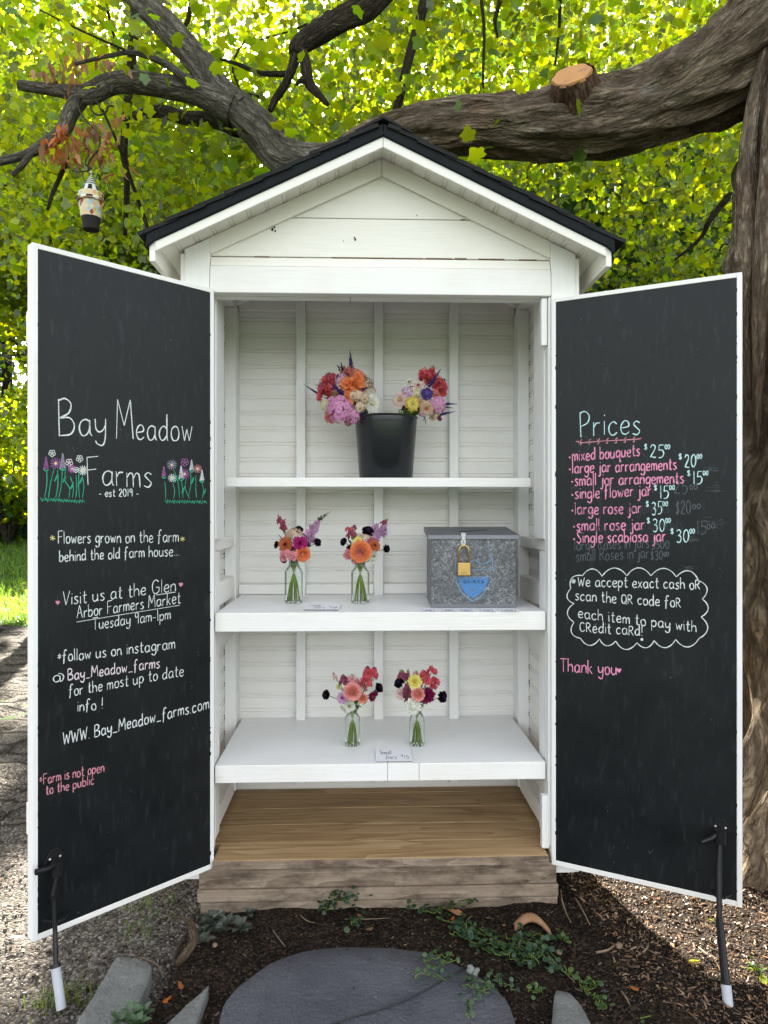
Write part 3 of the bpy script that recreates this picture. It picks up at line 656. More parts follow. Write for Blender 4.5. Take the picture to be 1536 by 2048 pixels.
drawing(DL, A_, ((1117, 930), (1432, 936)), [[(1112, 780), (1118, 850), (1120, 910)], [(1182, 690), (1215, 790), (1225, 905)], [(1172, 790), (1188, 850), (1180, 910)], [(1240, 770), (1250, 850), (1252, 905)], [(1275, 760), (1270, 830), (1300, 910)], [(1310, 700), (1312, 800), (1292, 900)], [(1352, 730), (1350, 830), (1356, 905)], [(1400, 790), (1408, 850), (1400, 910)]],
  [('spike', 1105, 738, 37, 'ck_v'), ('daisy', 1165, 652, 38, 'ck_l'), ('daisy', 1168, 752, 32, 'ck_w'), ('loop', 1266, 632, 30, 'ck_v'), ('spike', 1318, 690, 38, 'ck_w'), ('spike', 1238, 755, 48, 'ck_w'), ('daisy', 1264, 722, 40, 'ck_v'), ('daisy', 1363, 682, 33, 'ck_d'), ('spike', 1398, 770, 40, 'ck_w')])

DR = Door(.5698, .008, 1.0813, -.257, .136, 2.054, 1, 'door with the chalked price list and payment note')
C_ = lambda X, Y: (1100 + q * X, 780 + q * Y)
D_ = lambda X, Y: (1100 + q * X, 1120 + q * Y)
def wr(tf, text, X0, Y0, X1, Y1, xh, mat, w, caps=1.0): a = tf(X0, Y0); c = tf(X1, Y1); return write(DR, text, a[0], a[1], c[0], c[1], xh, mat, w, caps)
# half rubbed-out older writing underneath
for (tx, X0, Y0, X1, Y1, xh, m) in (('Prices', 225, 575, 755, 560, 30, 'ck_x'), ('mixed bouquets', 165, 800, 850, 790, 14, 'ck_x'), ('25', 955, 800, 1055, 795, 15, 'ck_z'), ('00', 1075, 765, 1130, 763, 5.5, 'ck_z'), ('large jar arrangements', 190, 965, 915, 940, 13, 'ck_x'), ('$20', 965, 960, 1080, 950, 15, 'ck_z'), ('00', 1095, 915, 1155, 910, 5.5, 'ck_z'),
    ('small jar arrangements', 290, 1090, 1020, 1070, 13, 'ck_x'), ('15', 1130, 1110, 1200, 1105, 15, 'ck_z'), ('00', 1205, 1070, 1265, 1060, 5.5, 'ck_z'), ('large Roses in jars', 190, 1232, 760, 1210, 12.5, 'ck_z'), ('3500', 780, 1225, 915, 1215, 9, 'ck_z'), ('\u2022small Roses in jar', 180, 1318, 760, 1290, 13, 'ck_z'), ('$30', 775, 1308, 865, 1300, 10, 'ck_z'), ('00', 875, 1278, 910, 1276, 5, 'ck_z')):
    wr(C_, tx, X0, Y0, X1, Y1, xh, m, 1.6)
b = MB()
for (X, Y, w_, h_) in ((1270, 760, 120, 60), (1260, 1010, 130, 60), (1100, 1150, 60, 40), (1240, 610, 70, 30), (1060, 1365, 80, 20)):
    for k in range(22):
        x = X + random.gauss(0, .3) * w_; y = Y + random.gauss(0, .3) * h_; l = random.uniform(8, 30)
        DR.stroke(b, [C_(x - l, y + random.uniform(-4, 4)), C_(x + l, y + random.uniform(-4, 4))], random.uniform(.4, 1.4), 1)
b.build('chalk_smudge', M['ck_s'], DR.door, world=True, recalc=False)
wr(C_, 'Prices', 232, 350, 690, 340, 27, 'ck_m', 2.4, .95)
b = MB(); DR.stroke(b, [C_(198, 398), C_(215, 392), C_(235, 405), C_(400, 392), C_(600, 382), C_(680, 376), (1283.6, 875.8)], 2.0)
for k in range(7): x = 235 + 68 * k; y = 400 - 3.6 * k; DR.stroke(b, [C_(x + 12, y - 20), C_(x - 2, y - 8), C_(x + 4, y + 4), C_(x + 2, y + 20), C_(x - 10, y + 18)], 1.8, 3)
b.build('chalk_underline', M['ck_d'], DR.door, world=True, recalc=False)
for (tx, X0, Y0, X1, Y1, price, PX0, PX1, PY) in (('mixed bouquets', 172, 548, 688, 503, '25', 770, 875, 522), ('large jar arrangements', 172, 640, 970, 610, '20', 1035, 1120, 596), ('small jar arrangements', 190, 735, 1025, 715, '15', 1100, 1168, 724), ('single flower jar', 192, 836, 775, 810, '15', 845, 910, 835),
    ('large rose jar', 193, 956, 700, 946, '35', 782, 858, 960), ('small rose jar', 205, 1080, 725, 1074, '30', 790, 880, 1088), ('Single scabiosa jar', 206, 1176, 888, 1162, '30', 972, 1065, 1170)):
    wr(C_, tx, X0, Y0, X1, Y1, 13.6, 'ck_p', 2.7, .95)
    b = MB(); bx_ = C_(X0 - 20, Y0 - 30); fill(DR, b, [(bx_[0] + 1.9*math.cos(i*.7), bx_[1] + 1.9*math.sin(i*.7)) for i in range(9)]); b.build('chalk_bullet', M['ck_p'], DR.door, world=True, recalc=False)
    wr(C_, price, PX0, PY, PX1, PY - 4, 14.2, 'ck_m', 2.2)
    wr(C_, '$', PX0 - 46, PY - 62, PX0 - 22, PY - 62, 6.8, 'ck_m', 1.9)
    wr(C_, '00', PX1 + 8, PY - 68, PX1 + 46, PY - 70, 5.2, 'ck_m', 1.7)
for (tx, X0, Y0, X1, Y1) in (('We accept exact cash oR', 215, 200, 1150, 226), ('scan the QR code foR', 195, 308, 1003, 366), ('each item to pay with', 217, 443, 1122, 552), ('CRedit caRd!', 230, 550, 710, 582)):
    wr(D_, tx, X0, Y0, X1, Y1, 12.5, 'ck_w', 2.0, .8)
cl = [(160, 220), (250, 120), (400, 125), (590, 122), (775, 122), (970, 130), (1140, 158), (1170, 300), (1160, 438), (1145, 602), (965, 610), (800, 618), (668, 635), (505, 622), (380, 605), (235, 602), (185, 478), (185, 335), (160, 220)]
b = MB(); cx0 = (670, 370)
for p, r_ in zip(cl[:-1], cl[1:]):
    dx, dy = r_[0] - p[0], r_[1] - p[1]; L_ = math.hypot(dx, dy); nx, ny = dy / L_, -dx / L_
    P = []
    for k in range(9): t = k / 8; h = math.sin(math.pi * t) ** .8 * min(.36 * L_, 62); P.append(D_(p[0] + dx*t + nx*h, p[1] + dy*t + ny*h))
    DR.stroke(b, P, 1.9, 2)
b.build('chalk_cloud_outline', M['ck_w'], DR.door, world=True, recalc=False)
star(DR, *D_(180, 163), 4.6, 'ck_w', 8, 2.2); b = MB(); fill(DR, b, [(D_(706, 611)[0] + 2.9*math.cos(i*.7), D_(706, 611)[1] + 2.9*math.sin(i*.7)) for i in range(9)]); b.build('chalk_mark', M['ck_w'], DR.door, world=True, recalc=False)
wr(D_, 'Thank you', 78, 856, 512, 884, 15, 'ck_p', 2.6, .95); heart(DR, *D_(530, 848), 5.5, 'ck_p')
for D, pts in ((DL, [(220, 180), (150, 900), (385, 1370), (392, 1455), (265, 1590), (190, 1420), (400, 1310), (330, 1690)]), (DR, [(1440, 1145), (1425, 1445), (1215, 1620), (1225, 1700), (1300, 1700), (1130, 1160), (1345, 1355), (1275, 1800), (1160, 640), (1390, 700), (1250, 1690)])):
    b = MB()
    for (x, y) in pts:
        for k in range(3): x2, y2 = x + random.uniform(-6, 6), y + random.uniform(-9, 9); D.stroke(b, [(x2, y2), (x2 + random.uniform(-3, 3), y2 + random.uniform(-4, 4))], random.uniform(.8, 1.6), 1)
    b.build('chalk_specks', M['ck_z'], D.door, world=True, recalc=False)

# drop bolts on the doors and the pipe sleeves they stand in
def drop_bolt(D, px, pyb, hx, hy, segs, tie):
    c = D.pt(px, pyb); n = D.n; e = D.e; U = Vector((0, 0, 1))
    b = MB(); fn = lambda x, y, h: c + e * x + U * y + n * h
    b.prism([(-.026, -.022), (.026, -.022), (.028, .004), (.012, .036), (-.012, .036), (-.028, .004)], fn, .001, .007)
    bolt = b.build('drop_bolt', M['rod'], D.door, world=True, bevel=.001)
    # bolt is a part piece of the door; one mesh per piece
    b = MB(); b.tube([c + n*.004, c + n*.03], .0145, 12); b.tube([c + n*.03 - U*.028, c + n*.03 + U*.012], .017, 12)
    h = D.pt(hx, hy) + n * .045; b.tube([c + n*.03 + U*.004, c.lerp(h, .5) + n*.02 , h], [.0085, .008, .0085], 10)
    for (x, y, r_, m) in (( -.014, .012, .004, 1), (.014, .012, .004, 1)): b.ball(c + e*x + U*y + n*.008, r_, 8, 1)
    P = [c + n*.03 - U*.02] + [s_[0] for s_ in segs]; 
    b.tube(P, [.0065] + [s_[1] for s_ in segs], 12)
    t = D.pt(*tie); b.tube([t + e*-.035 + n*.01, t + n*.042 + e*-.01, t + n*.042 + e*.012, t + e*.03 + n*.008], .0032, 6)
    b.build('drop_bolt', [M['rod'], M['steel']], D.door, world=True, smooth=False)
    return c
def dr(px, py, D, k): return D.pt(px, py).lerp(Vector((0, CY, CZ)), k)
g1 = onz(122, 2010)
drop_bolt(DL, 108, 1722, 59, 1733, [(dr(107, 1790, DL, .015), .0075), (dr(108, 1800, DL, .016), .0055), (dr(110, 1860, DL, .022), .0062), (at(112, 1938, 1.93), .0068)], (108, 1830))
b = MB(); b.tube([at(111, 1932, 1.935), at(123, 2018, 1.905)], .0125, 20); b.tube([at(110.5, 1927, 1.937), at(111.2, 1935, 1.934)], .0138, 20, 1)
tag(b.build('pipe_sleeve', [M['pvc'], M['rod']], smooth=False), 'grey plastic pipe in the gravel holding the drop bolt of the farm name door', 'pipe', 'pipe sleeves for the door bolts')
drop_bolt(DR, 1441, 1660, 1407, 1672, [(dr(1438, 1740, DR, .02), .0085), (dr(1438.5, 1838, DR, .035), .0078), (dr(1439, 1841, DR, .037), .0112), (at(1452, 1972, 1.94), .0118)], (1441, 1782))
b = MB(); b.tube([at(1452, 1969, 1.941), at(1457, 2016, 1.92)], .0132, 20)
tag(b.build('pipe_sleeve', [M['pvc'], M['rod']], smooth=False), 'short grey plastic pipe in the mulch under the price list door', 'pipe', 'pipe sleeves for the door bolts')
# ---------------------------------------------------------------- flowers
def petal(mb, Mx, ang, r0, L, W, lift, curl, mat, cup=.15, jit=.1, tipw=.5):
    a = ang + random.uniform(-jit, jit); L *= random.uniform(.9, 1.1); lf = lift + random.uniform(-jit, jit)
    ca, sa = math.cos(a), math.sin(a); vs = []
    for t, wf in ((0, .35), (.4, .85), (.75, 1.0), (1, tipw)):
        r = r0 + L * math.cos(lf) * t; z = L * math.sin(lf) * t - curl * L * t * t
        for s_ in (-1, 0, 1):
            w = W * .5 * wf * s_; zz = z + (cup * W * abs(s_)) * (.5 + t) * .6; rr = r - (.12 * L if s_ and t == 1 else 0)
            vs.append(Mx @ Vector((ca * rr - sa * w, sa * rr + ca * w, zz)))
    mb.add(vs, [(i*3 + j, i*3 + j + 1, i*3 + j + 4, i*3 + j + 3) for i in range(3) for j in range(2)], mat)
def f_zinnia(mb, Mx, r, n=14, layers=3, ctr=1, tipw=.55):
    for l in range(layers):
        k = 1 - .27 * l
        for i in range(max(6, int(n * (1 - .12 * l)))):
            petal(mb, Mx, 2*math.pi*(i + .5*l) / max(6, int(n * (1 - .12 * l))), r*.08, r * .92 * k, r * .95 * k * 5 / n + r*.08, .12 + .33 * l, .12, 0, .12, .1, tipw)
    o = mb.M; mb.M = Mx; mb.ball((0, 0, r * .2), r * .2, 10, ctr, .8)
    for i in range(14): a = random.uniform(0, 6.28); q = random.uniform(.05, .2) * r; mb.ball((q*math.cos(a), q*math.sin(a), r*.3), r*.035, 5, ctr)
    mb.M = o
def f_rose(mb, Mx, r, inner=1):
    for l, (rk, L, lf, n, W, m) in enumerate(((.42, .6, .12, 6, .95, 0), (.36, .5, .5, 6, .8, 0), (.29, .45, .8, 6, .62, 0), (.2, .42, 1.0, 6, .46, inner), (.12, .4, 1.15, 5, .34, inner), (.05, .36, 1.3, 4, .22, inner))):
        for i in range(n): petal(mb, Mx, 2*math.pi*(i + .37*l) / n, r*rk, r*L, r*W*1.15, lf, .25 if l < 2 else -.15, m, .28, .14, .75)
def f_phlox(mb, Mx, r, n=22, eye=1, fl=.27):
    pts = []
    for i in range(n):
        z = 1 - (i + .5) / n * 1.05; a = i * 2.39996; s_ = math.sqrt(max(0, 1 - z*z)); pts.append(Vector((s_*math.cos(a), s_*math.sin(a), z * .8)))
    for p in pts:
        p = p * r * random.uniform(.82, .98); nn = (p / r + Vector((0, 0, .25)) + Vector((random.uniform(-.3,.3),)*3)).normalized()
        m2 = Mx @ T(p) @ frame(nn); k = r * fl * random.uniform(.85, 1.15)
        for i in range(5): petal(mb, m2, 2*math.pi*i/5 + random.random()*.2, k*.05, k, k*1.05, .12, .1, 0, .08, .08, .75)
        o = mb.M; mb.M = m2; mb.ball((0, 0, k*.04), k*.2, 6, eye, .6); mb.M = o
def ruffle(mb, Mx, r, mat=0, n=5):
    for l, (k, lf) in enumerate(((1, .25), (.75, .9))):
        for i in range(n): petal(mb, Mx, 2*math.pi*i/n + random.random() + l, r*.05, r*k, r*1.15*k, lf + random.uniform(-.25, .25), random.uniform(-.2, .3), mat, random.uniform(-.1, .35), .25, .8)
def f_snap(mb, A, B, r, n=9, buds=4, budm=1):            # flower spike of ruffled florets from A (base) to B (tip)
    A, B = Vector(A), Vector(B); d = (B - A)
    x = d.orthogonal().normalized(); y = d.normalized().cross(x)
    for i in range(n):
        t = i / max(1, n - 1) * .95; a = i * 2.4 + random.uniform(-.3, .3); o = (x*math.cos(a) + y*math.sin(a))
        k = r * (1 - .45 * t) * random.uniform(.85, 1.15)
        ruffle(mb, T(A + d*t + o*k*.45) @ frame(o + d.normalized()*.35), k * .8)
    for i in range(buds):
        t = 1 + i * .17; a = i * 2.4; o = x*math.cos(a) + y*math.sin(a); k = r * .3 * (1 - .14*i)
        mb.ball(A + d*t + o*k*.6, k, 7, budm, 1.4)
    mb.tube([A, A + d*(1 + .17*buds)], r*.06, 5, budm)
def f_spike(mb, A, B, r, mat=0):                          # tapering veronica spike
    A, B = Vector(A), Vector(B); d = B - A; n = 46; x = d.orthogonal().normalized(); y = d.normalized().cross(x)
    for i in range(n):
        t = (i / n); a = i * 2.4; o = x*math.cos(a) + y*math.sin(a); k = r * (1 - t*.85) * (1.0 if t > .08 else .6)
        c = A + d*t + o*k*.45; m2 = T(c) @ frame(o + d.normalized()*.5); 
        for j in range(3): petal(mb, m2, 2.09*j, 0, k*.8, k*.55, .5, 0, mat, .1, .3, .3)
    mb.tube([A, A.lerp(B, .6), B], [r*.45, r*.3, r*.04], 6, mat)
def f_scab(mb, Mx, r):                                    # pompon scabiosa
    for l in range(4):
        n = (15, 13, 10, 6)[l]; k = (1, .85, .62, .36)[l]
        for i in range(n): petal(mb, Mx, 2*math.pi*(i + .4*l)/n, r*.1*(3-l)*.5, r*k*.8, r*.42, .15 + .35*l, .15, 0, .3, .16, .8)
    o = mb.M; mb.M = Mx; mb.ball((0, 0, r*.12), r*.45, 10, 0, .9)
    for i in range(16): a = i*2.4; q = r*.12*math.sqrt(i)*.75; mb.ball((q*math.cos(a), q*math.sin(a), r*.55 - q*.4), r*.035, 5, 1)
    mb.M = o
def f_leaf(mb, Mx, L, W):
    vs = []; N = 6
    for i in range(N + 1):
        t = i / N; w = W * .5 * math.sin(math.pi * min(.98, t * .92 + .06)) ** .8; z = .25 * L * t * (1 - t)
        for s_ in (-1, 0, 1): vs.append(Mx @ Vector((s_*w, L*t, z + abs(s_)*w*.25)))
    mb.add(vs, [(i*3+j, i*3+j+1, i*3+j+4, i*3+j+3) for i in range(N) for j in range(2)], 0)

FL = {'zinnia':('zinnia_flower',), 'rose':('rose_flower',), 'phlox':('phlox_flower',), 'snap':('snapdragon_flower',), 'spike':('veronica_flower',), 'scab':('scabiosa_flower',), 'dahlia':('dahlia_flower',), 'lace':('statice_flower',), 'leaf':('leaf',), 'pom':('carnation_flower',)}
def flower(root, kind, c, r, cols, face, tip=None):
    """c, tip: world points; r radius; cols colour names; face direction"""
    mb = MB(); Mx = T(c) @ frame(face)
    mats = [M['f_' + x] for x in cols]
    if kind == 'zinnia': f_zinnia(mb, Mx, r, 14, 3)
    elif kind == 'dahlia': f_zinnia(mb, Mx, r, 17, 4, 1, .3)
    elif kind == 'rose': f_rose(mb, Mx, r)
    elif kind == 'phlox': f_phlox(mb, Mx, r)
    elif kind == 'lace': f_phlox(mb, Mx, r, 30, 1, .2)
    elif kind == 'pom': 
        for i in range(9): p = Vector((random.uniform(-.5,.5), random.uniform(-.5,.5), random.uniform(0,.3))) * r; ruffle(mb, Mx @ T(p) @ frame(p + Vector((0,0,r*.7))), r*.55)
    elif kind == 'snap': f_snap(mb, c, tip, r, 9 if (Vector(tip)-Vector(c)).length > r*1.6 else 6, 3)
    elif kind == 'spike': f_spike(mb, c, tip, r)
    elif kind == 'scab': f_scab(mb, Mx, r)
    elif kind == 'leaf': f_leaf(mb, T(c) @ Matrix.Rotation(0, 4, 'Z') @ Vector(face).to_track_quat('Y', 'Z').to_matrix().to_4x4(), r*2, r*1.1)
    return mb.build(FL[kind][0], mats, root, world=True, recalc=False, smooth=kind in ('zinnia', 'rose', 'dahlia'))

def arrangement(name, label, cat, base, group, tf, d0, scale, spec, knot, jarpts, hub, fills):
    """spec rows: kind, X, Y, R, colours, depth offset, [tip X, Y]"""
    root = thing(name, label, cat, base, 0, group)
    for row in spec:
        kind, X, Y, Rr, cols, dz = row[:6]
        d = d0 + dz; c = at(*tf(X, Y), d); r = Rr * scale * d / F
        hubw = at(*tf(*hub), d0)
        face = (c - hubw).normalized() * .8 + Vector((0, -1, .12)) * (1.0 - .5 * min(1, max(0, dz / .05)))
        tip = None
        if len(row) > 6: tip = at(*tf(row[6], row[7]), d + (row[8] if len(row) > 8 else 0))
        if kind == 'leaf' and tip is not None: face = tip - c
        flower(root, kind, c, r * 1.06, cols, face, tip)
        if kind not in ('leaf',):
            k = at(*tf(*knot), d0); mb = MB(); mid = c.lerp(k, .5) + (hubw - c.lerp(k, .5)) * .35
            back = c - Vector(face).normalized() * r * .25
            mb.tube(crom([back, mid, k + Vector((random.uniform(-1,1), random.uniform(-1,1), 0))*.006], 4), .0016, 5); mb.build('stem', M['stem'], root, world=True)
    for (X, Y, Rr, col, dz) in fills:                     # leaves between the blooms
        d = d0 + dz; c = at(*tf(X, Y), d); mb = MB()
        for k in range(5): dv = Vector((random.uniform(-1,1), random.uniform(-1,.2), random.uniform(-.6,1))).normalized(); f_leaf(mb, T(c) @ dv.to_track_quat('Y', 'Z').to_matrix().to_4x4(), Rr*scale*d/F*1.7, Rr*scale*d/F*.75)
        mb.build('foliage', M[col], root, world=True, recalc=False)
    for pts in jarpts:
        mb = MB(); mb.tube(crom(pts, 4), [.0024]*(4*(len(pts)-1)+1), 6); mb.build('stem', M['stem'], root, world=True, smooth=True)
    return root

# black bucket on the top shelf with two hand-tied bunches
BD = 2.765; bx = at(772, 957, BD); bc = Vector((bx.x, CY + BD, 1.4575)); BH = .242
bucket = thing('bucket', 'tall black plastic bucket with rolled rim on the narrow top shelf', 'bucket', bc)
b = MB(); b.lathe([(0, .0), (.098, .0), (.1035, .004), (.1205, BH - .012), (.1205, BH), (.117, BH), (.1155, BH - .012), (.099, .008), (0, .008)], 56)
b.build('bucket_body', M['plastic'], bucket, smooth=False).data.polygons.foreach_set('use_smooth', [True] * len(b.f))
b = MB(); pr = [(.1185 + .0065*math.cos(t), BH - .004 + .0045*math.sin(t)) for t in [k*math.pi/4 for k in range(9)]]; b.lathe(pr, 56); b.build('rim', M['plastic'], bucket, smooth=True)
b = MB(); b.lathe([(.1165, BH - .028), (.1205, BH - .026), (.1205, BH - .022), (.1185, BH - .019)], 56); b.build('rib', M['plastic'], bucket, smooth=True)
b = MB(); b.lathe([(0, BH*.55), (.109, BH*.55)], 40); b.build('water', M['water'], bucket)

tfA = lambda X, Y: (580 + .2344*X, 680 + .2344*Y)
def bstems(tfn, d0, knot, ctr, n, spread, zb):
    out = []
    for i in range(n):
        a = random.uniform(0, 6.28); k = at(*tfn(*knot), d0) + Vector((math.cos(a), math.sin(a), 0))*.012
        e = Vector((ctr.x + random.uniform(-1,1)*spread, ctr.y + random.uniform(-1,1)*spread, zb)); out.append([k + Vector((0,0,.05)), k, k.lerp(e, .6), e])
    return out
arrangement('bouquet', 'full mixed bouquet with orange, coral and pink blooms leaning left out of the bucket', 'bouquet', tuple(at(*tfA(600, 660), 2.76)), 'hand-tied bouquets in the bucket', tfA, 2.74, .2344, [
  ('snap', 330, 400, 70, ('coral', 'mauve'), .0, 320, 330), ('snap', 300, 480, 72, ('coral', 'mauve'), -.02, 270, 410), ('snap', 380, 500, 60, ('coral', 'rosy'), .0, 330, 430), ('snap', 400, 360, 60, ('coral', 'mauve'), .02, 340, 310),
  ('phlox', 435, 335, 58, ('lilac', 'magenta'), -.01), ('pom', 545, 365, 96, ('orange', 'rust'), -.05), ('zinnia', 510, 425, 62, ('orange', 'rust'), -.06), ('snap', 510, 300, 70, ('salmon', 'rosy'), .0, 520, 250), ('snap', 590, 330, 62, ('salmon', 'rosy'), .0, 560, 280), ('snap', 465, 290, 40, ('salmon', 'tan'), .02, 460, 245),
  ('zinnia', 485, 505, 68, ('orange', 'rust'), -.06), ('lace', 650, 375, 62, ('tan', 'green'), .02), ('lace', 690, 430, 45, ('beige', 'tan'), .03), ('zinnia', 620, 430, 45, ('blush', 'tan'), .0),
  ('phlox', 575, 475, 50, ('cream', 'eye'), -.06), ('phlox', 640, 500, 42, ('cream', 'eye'), -.06), ('phlox', 600, 575, 45, ('cream', 'magenta'), -.06), ('phlox', 550, 470, 40, ('cream', 'eye'), -.07),
  ('dahlia', 700, 545, 84, ('white', 'butter'), -.04), ('zinnia', 690, 440, 45, ('white', 'butter'), .01), ('phlox', 425, 590, 112, ('phlox', 'eye'), -.05), ('phlox', 530, 655, 62, ('phlox', 'eye'), -.05), ('phlox', 405, 560, 70, ('phlox', 'eye'), -.06),
  ('lace', 300, 555, 46, ('butter', 'lime'), -.02), ('pom', 345, 655, 55, ('rosy', 'rosy'), -.01), ('pom', 390, 470, 40, ('tan', 'rust'), -.03), ('phlox', 500, 700, 34, ('mauve', 'eye'), -.04), ('scab', 625, 645, 38, ('violet', 'lilac'), -.02),
  ('spike', 530, 265, 20, ('spike',), -.01, 510, 78), ('spike', 515, 240, 12, ('spike',), .0, 503, 135), ('spike', 448, 260, 12, ('spike',), .0, 433, 182), ('spike', 275, 482, 17, ('spike',), -.0, 117, 379), ('spike', 455, 465, 26, ('spike',), -.07, 350, 375), ('spike', 590, 440, 20, ('spike',), -.06, 660, 400), ('lace', 440, 420, 40, ('rust', 'tan'), -.04), ('lace', 600, 520, 40, ('beige', 'rust'), -.03)],
  (640, 720), bstems(tfA, 2.76, (640, 690), bc, 8, .06, bc.z + .02), (530, 520),
  [(560, 560, 40, 'green', -.05), (470, 420, 45, 'sage', .0), (640, 320, 30, 'green', .02), (380, 580, 40, 'green', -.0), (660, 620, 40, 'green', .0), (420, 250, 25, 'sage', .02), (250, 380, 25, 'tan', .01)])
arrangement('bouquet', 'smaller pastel bouquet with beige zinnias and red snapdragons leaning right out of the bucket', 'bouquet', tuple(at(*tfA(960, 660), 2.76)), 'hand-tied bouquets in the bucket', tfA, 2.74, .2344, [
  ('snap', 1150, 340, 64, ('coral', 'rosy'), .0, 1145, 270), ('snap', 1200, 300, 40, ('coral', 'tan'), .01, 1215, 245), ('snap', 1270, 410, 66, ('coral', 'rosy'), .0, 1265, 340), ('snap', 1290, 440, 50, ('coral', 'coral'), -.01, 1300, 380), ('snap', 1200, 360, 45, ('coral', 'rosy'), .0, 1180, 310),
  ('spike', 1185, 400, 24, ('spike',), -.04, 1290, 243), ('spike', 1320, 545, 13, ('spike',), .0, 1432, 546), ('spike', 1310, 568, 12, ('spike',), .01, 1392, 581), ('spike', 1280, 636, 16, ('spike',), -.01, 1412, 609), ('spike', 1110, 340, 12, ('spike',), .0, 1120, 280),
  ('dahlia', 1020, 362, 56, ('white', 'tan'), .0), ('zinnia', 1095, 388, 50, ('blush', 'magenta'), -.03), ('phlox', 1000, 445, 48, ('lilac', 'magenta'), -.04), ('zinnia', 938, 512, 70, ('blush', 'gold'), -.04), ('zinnia', 1045, 548, 66, ('gold', 'green'), -.07), ('zinnia', 1048, 548, 50, ('yellow', 'gold'), -.078),
  ('scab', 1168, 460, 56, ('violet', 'lilac'), -.06), ('lace', 1085, 450, 40, ('butter', 'lime'), -.05), ('pom', 1240, 462, 40, ('salmon', 'tan'), -.03), ('zinnia', 1165, 585, 66, ('beige', 'rust'), -.06), ('zinnia', 1120, 530, 46, ('beige', 'tan'), -.06), ('phlox', 1262, 552, 72, ('phlox', 'eye'), -.03), ('phlox', 1210, 545, 40, ('phlox', 'eye'), -.04),
  ('pom', 1230, 645, 45, ('cream', 'tan'), -.02), ('phlox', 1130, 630, 30, ('lilac', 'eye'), -.05), ('zinnia', 1200, 440, 30, ('cream', 'rust'), -.03), ('leaf', 1130, 640, 42, ('sage',), -.04, 1160, 730), ('leaf', 1170, 640, 34, ('sage',), -.03, 1120, 720), ('leaf', 1060, 400, 30, ('sage',), .0, 960, 420), ('pom', 1275, 665, 25, ('mauve', 'mauve'), -.0)],
  (960, 720), bstems(tfA, 2.76, (990, 690), bc, 8, .05, bc.z + .02) + [[at(*tfA(1080 - 18*i, 600), 2.72), at(*tfA(1000 - 9*i, 660 + 3*i), 2.72), at(*tfA(930, 760), 2.74)] for i in range(9)], (1110, 500),
  [(1010, 610, 40, 'green', -.02), (960, 600, 35, 'sage', -.0), (1130, 460, 30, 'green', -.0), (1080, 620, 40, 'sage', -.01), (1230, 580, 30, 'green', .0), (1320, 350, 18, 'sage', 0)])

# four square jars
def jar(px, pyb, w, h, z, label, neck=.62):
    d = (CZ - z) * F / (pyb - 1024) + w / 2; c = at(px, pyb, d); c.z = z
    root = thing('flower_jar', label, 'jar', c, random.uniform(-.1, .1), 'square glass jars on the shelves')
    R_ = w / 2; n_ = R_ * neck
    pr = [(.55*R_, .002), (.86*R_, .0), (.97*R_, .004), (R_, .012), (R_, h*.66), (.97*R_, h*.72), (n_*1.12, h*.84), (n_, h*.87), (n_, h*.96), (n_*1.1, h*.965), (n_*1.1, h), (n_*.93, h)]
    b = MB()
    for i in range(len(pr) - 1):
        pass
    vs = []; fs = []; n = 40
    for r, zz in pr:
        sq = .75 if zz < h*.73 else (.35 if zz < h*.8 else 0)
        for j in range(n):
            qq = 2*math.pi*(j + .5)/n; cc, dd = math.cos(qq), math.sin(qq); k = (1 - sq) + sq / ((abs(cc)**6 + abs(dd)**6) ** (1/6)); vs.append((r*k*cc, r*k*dd, zz))
    for i in range(len(pr) - 1):
        for j in range(n): fs.append((i*n+j, i*n+(j+1) % n, (i+1)*n+(j+1) % n, (i+1)*n+j))
    fs.append(tuple(range(n-1, -1, -1))); b.add(vs, fs); b.build('glass_body', M['glass'], root, smooth=True)
    b = MB(); b.lathe([(R_*.93*1.1, h*.0 + .008), (R_*.95, .010)], 24); 
    b = MB(); b.lathe([(0, h*.68), (R_*.93, h*.68)], 32, sq=.7); b.build('water', M['water'], root, smooth=False)
    b = MB(); b.lathe([(n_*1.02, h*.9), (n_*1.09, h*.905), (n_*1.02, h*.912)], 32); b.lathe([(R_*.99, h*.675), (R_*1.01, h*.68), (R_*.99, h*.686)], 40, sq=.75); b.build('glass_ring', M['glass'], root, smooth=True)
    return root, c, R_, h
tfB = lambda X, Y: (520 + .1823*X, 1000 + .1823*Y)
tfC = lambda X, Y: (620 + .1953*X, 1310 + .1953*Y)
def jstems(c, R_, h, n):
    out = []
    for i in range(n):
        a = 2*math.pi*i/n + random.uniform(-.3, .3); nk = Vector((math.cos(a), math.sin(a), 0)); out.append([c + nk*R_*.4 + Vector((0,0,h + .03)), c + nk*R_*.25 + Vector((0,0,h*.86)), c - nk*R_*.35 + Vector((0,0,h*.45)), c - nk*R_*.74*random.uniform(.7,1) + Vector((0,0,.006))])
    return out
j, c, r_, h = jar(587.5, 1207, .0685, .165, Z_MS + .001, 'square glass jar on the middle shelf holding burgundy and lilac stems', .52)
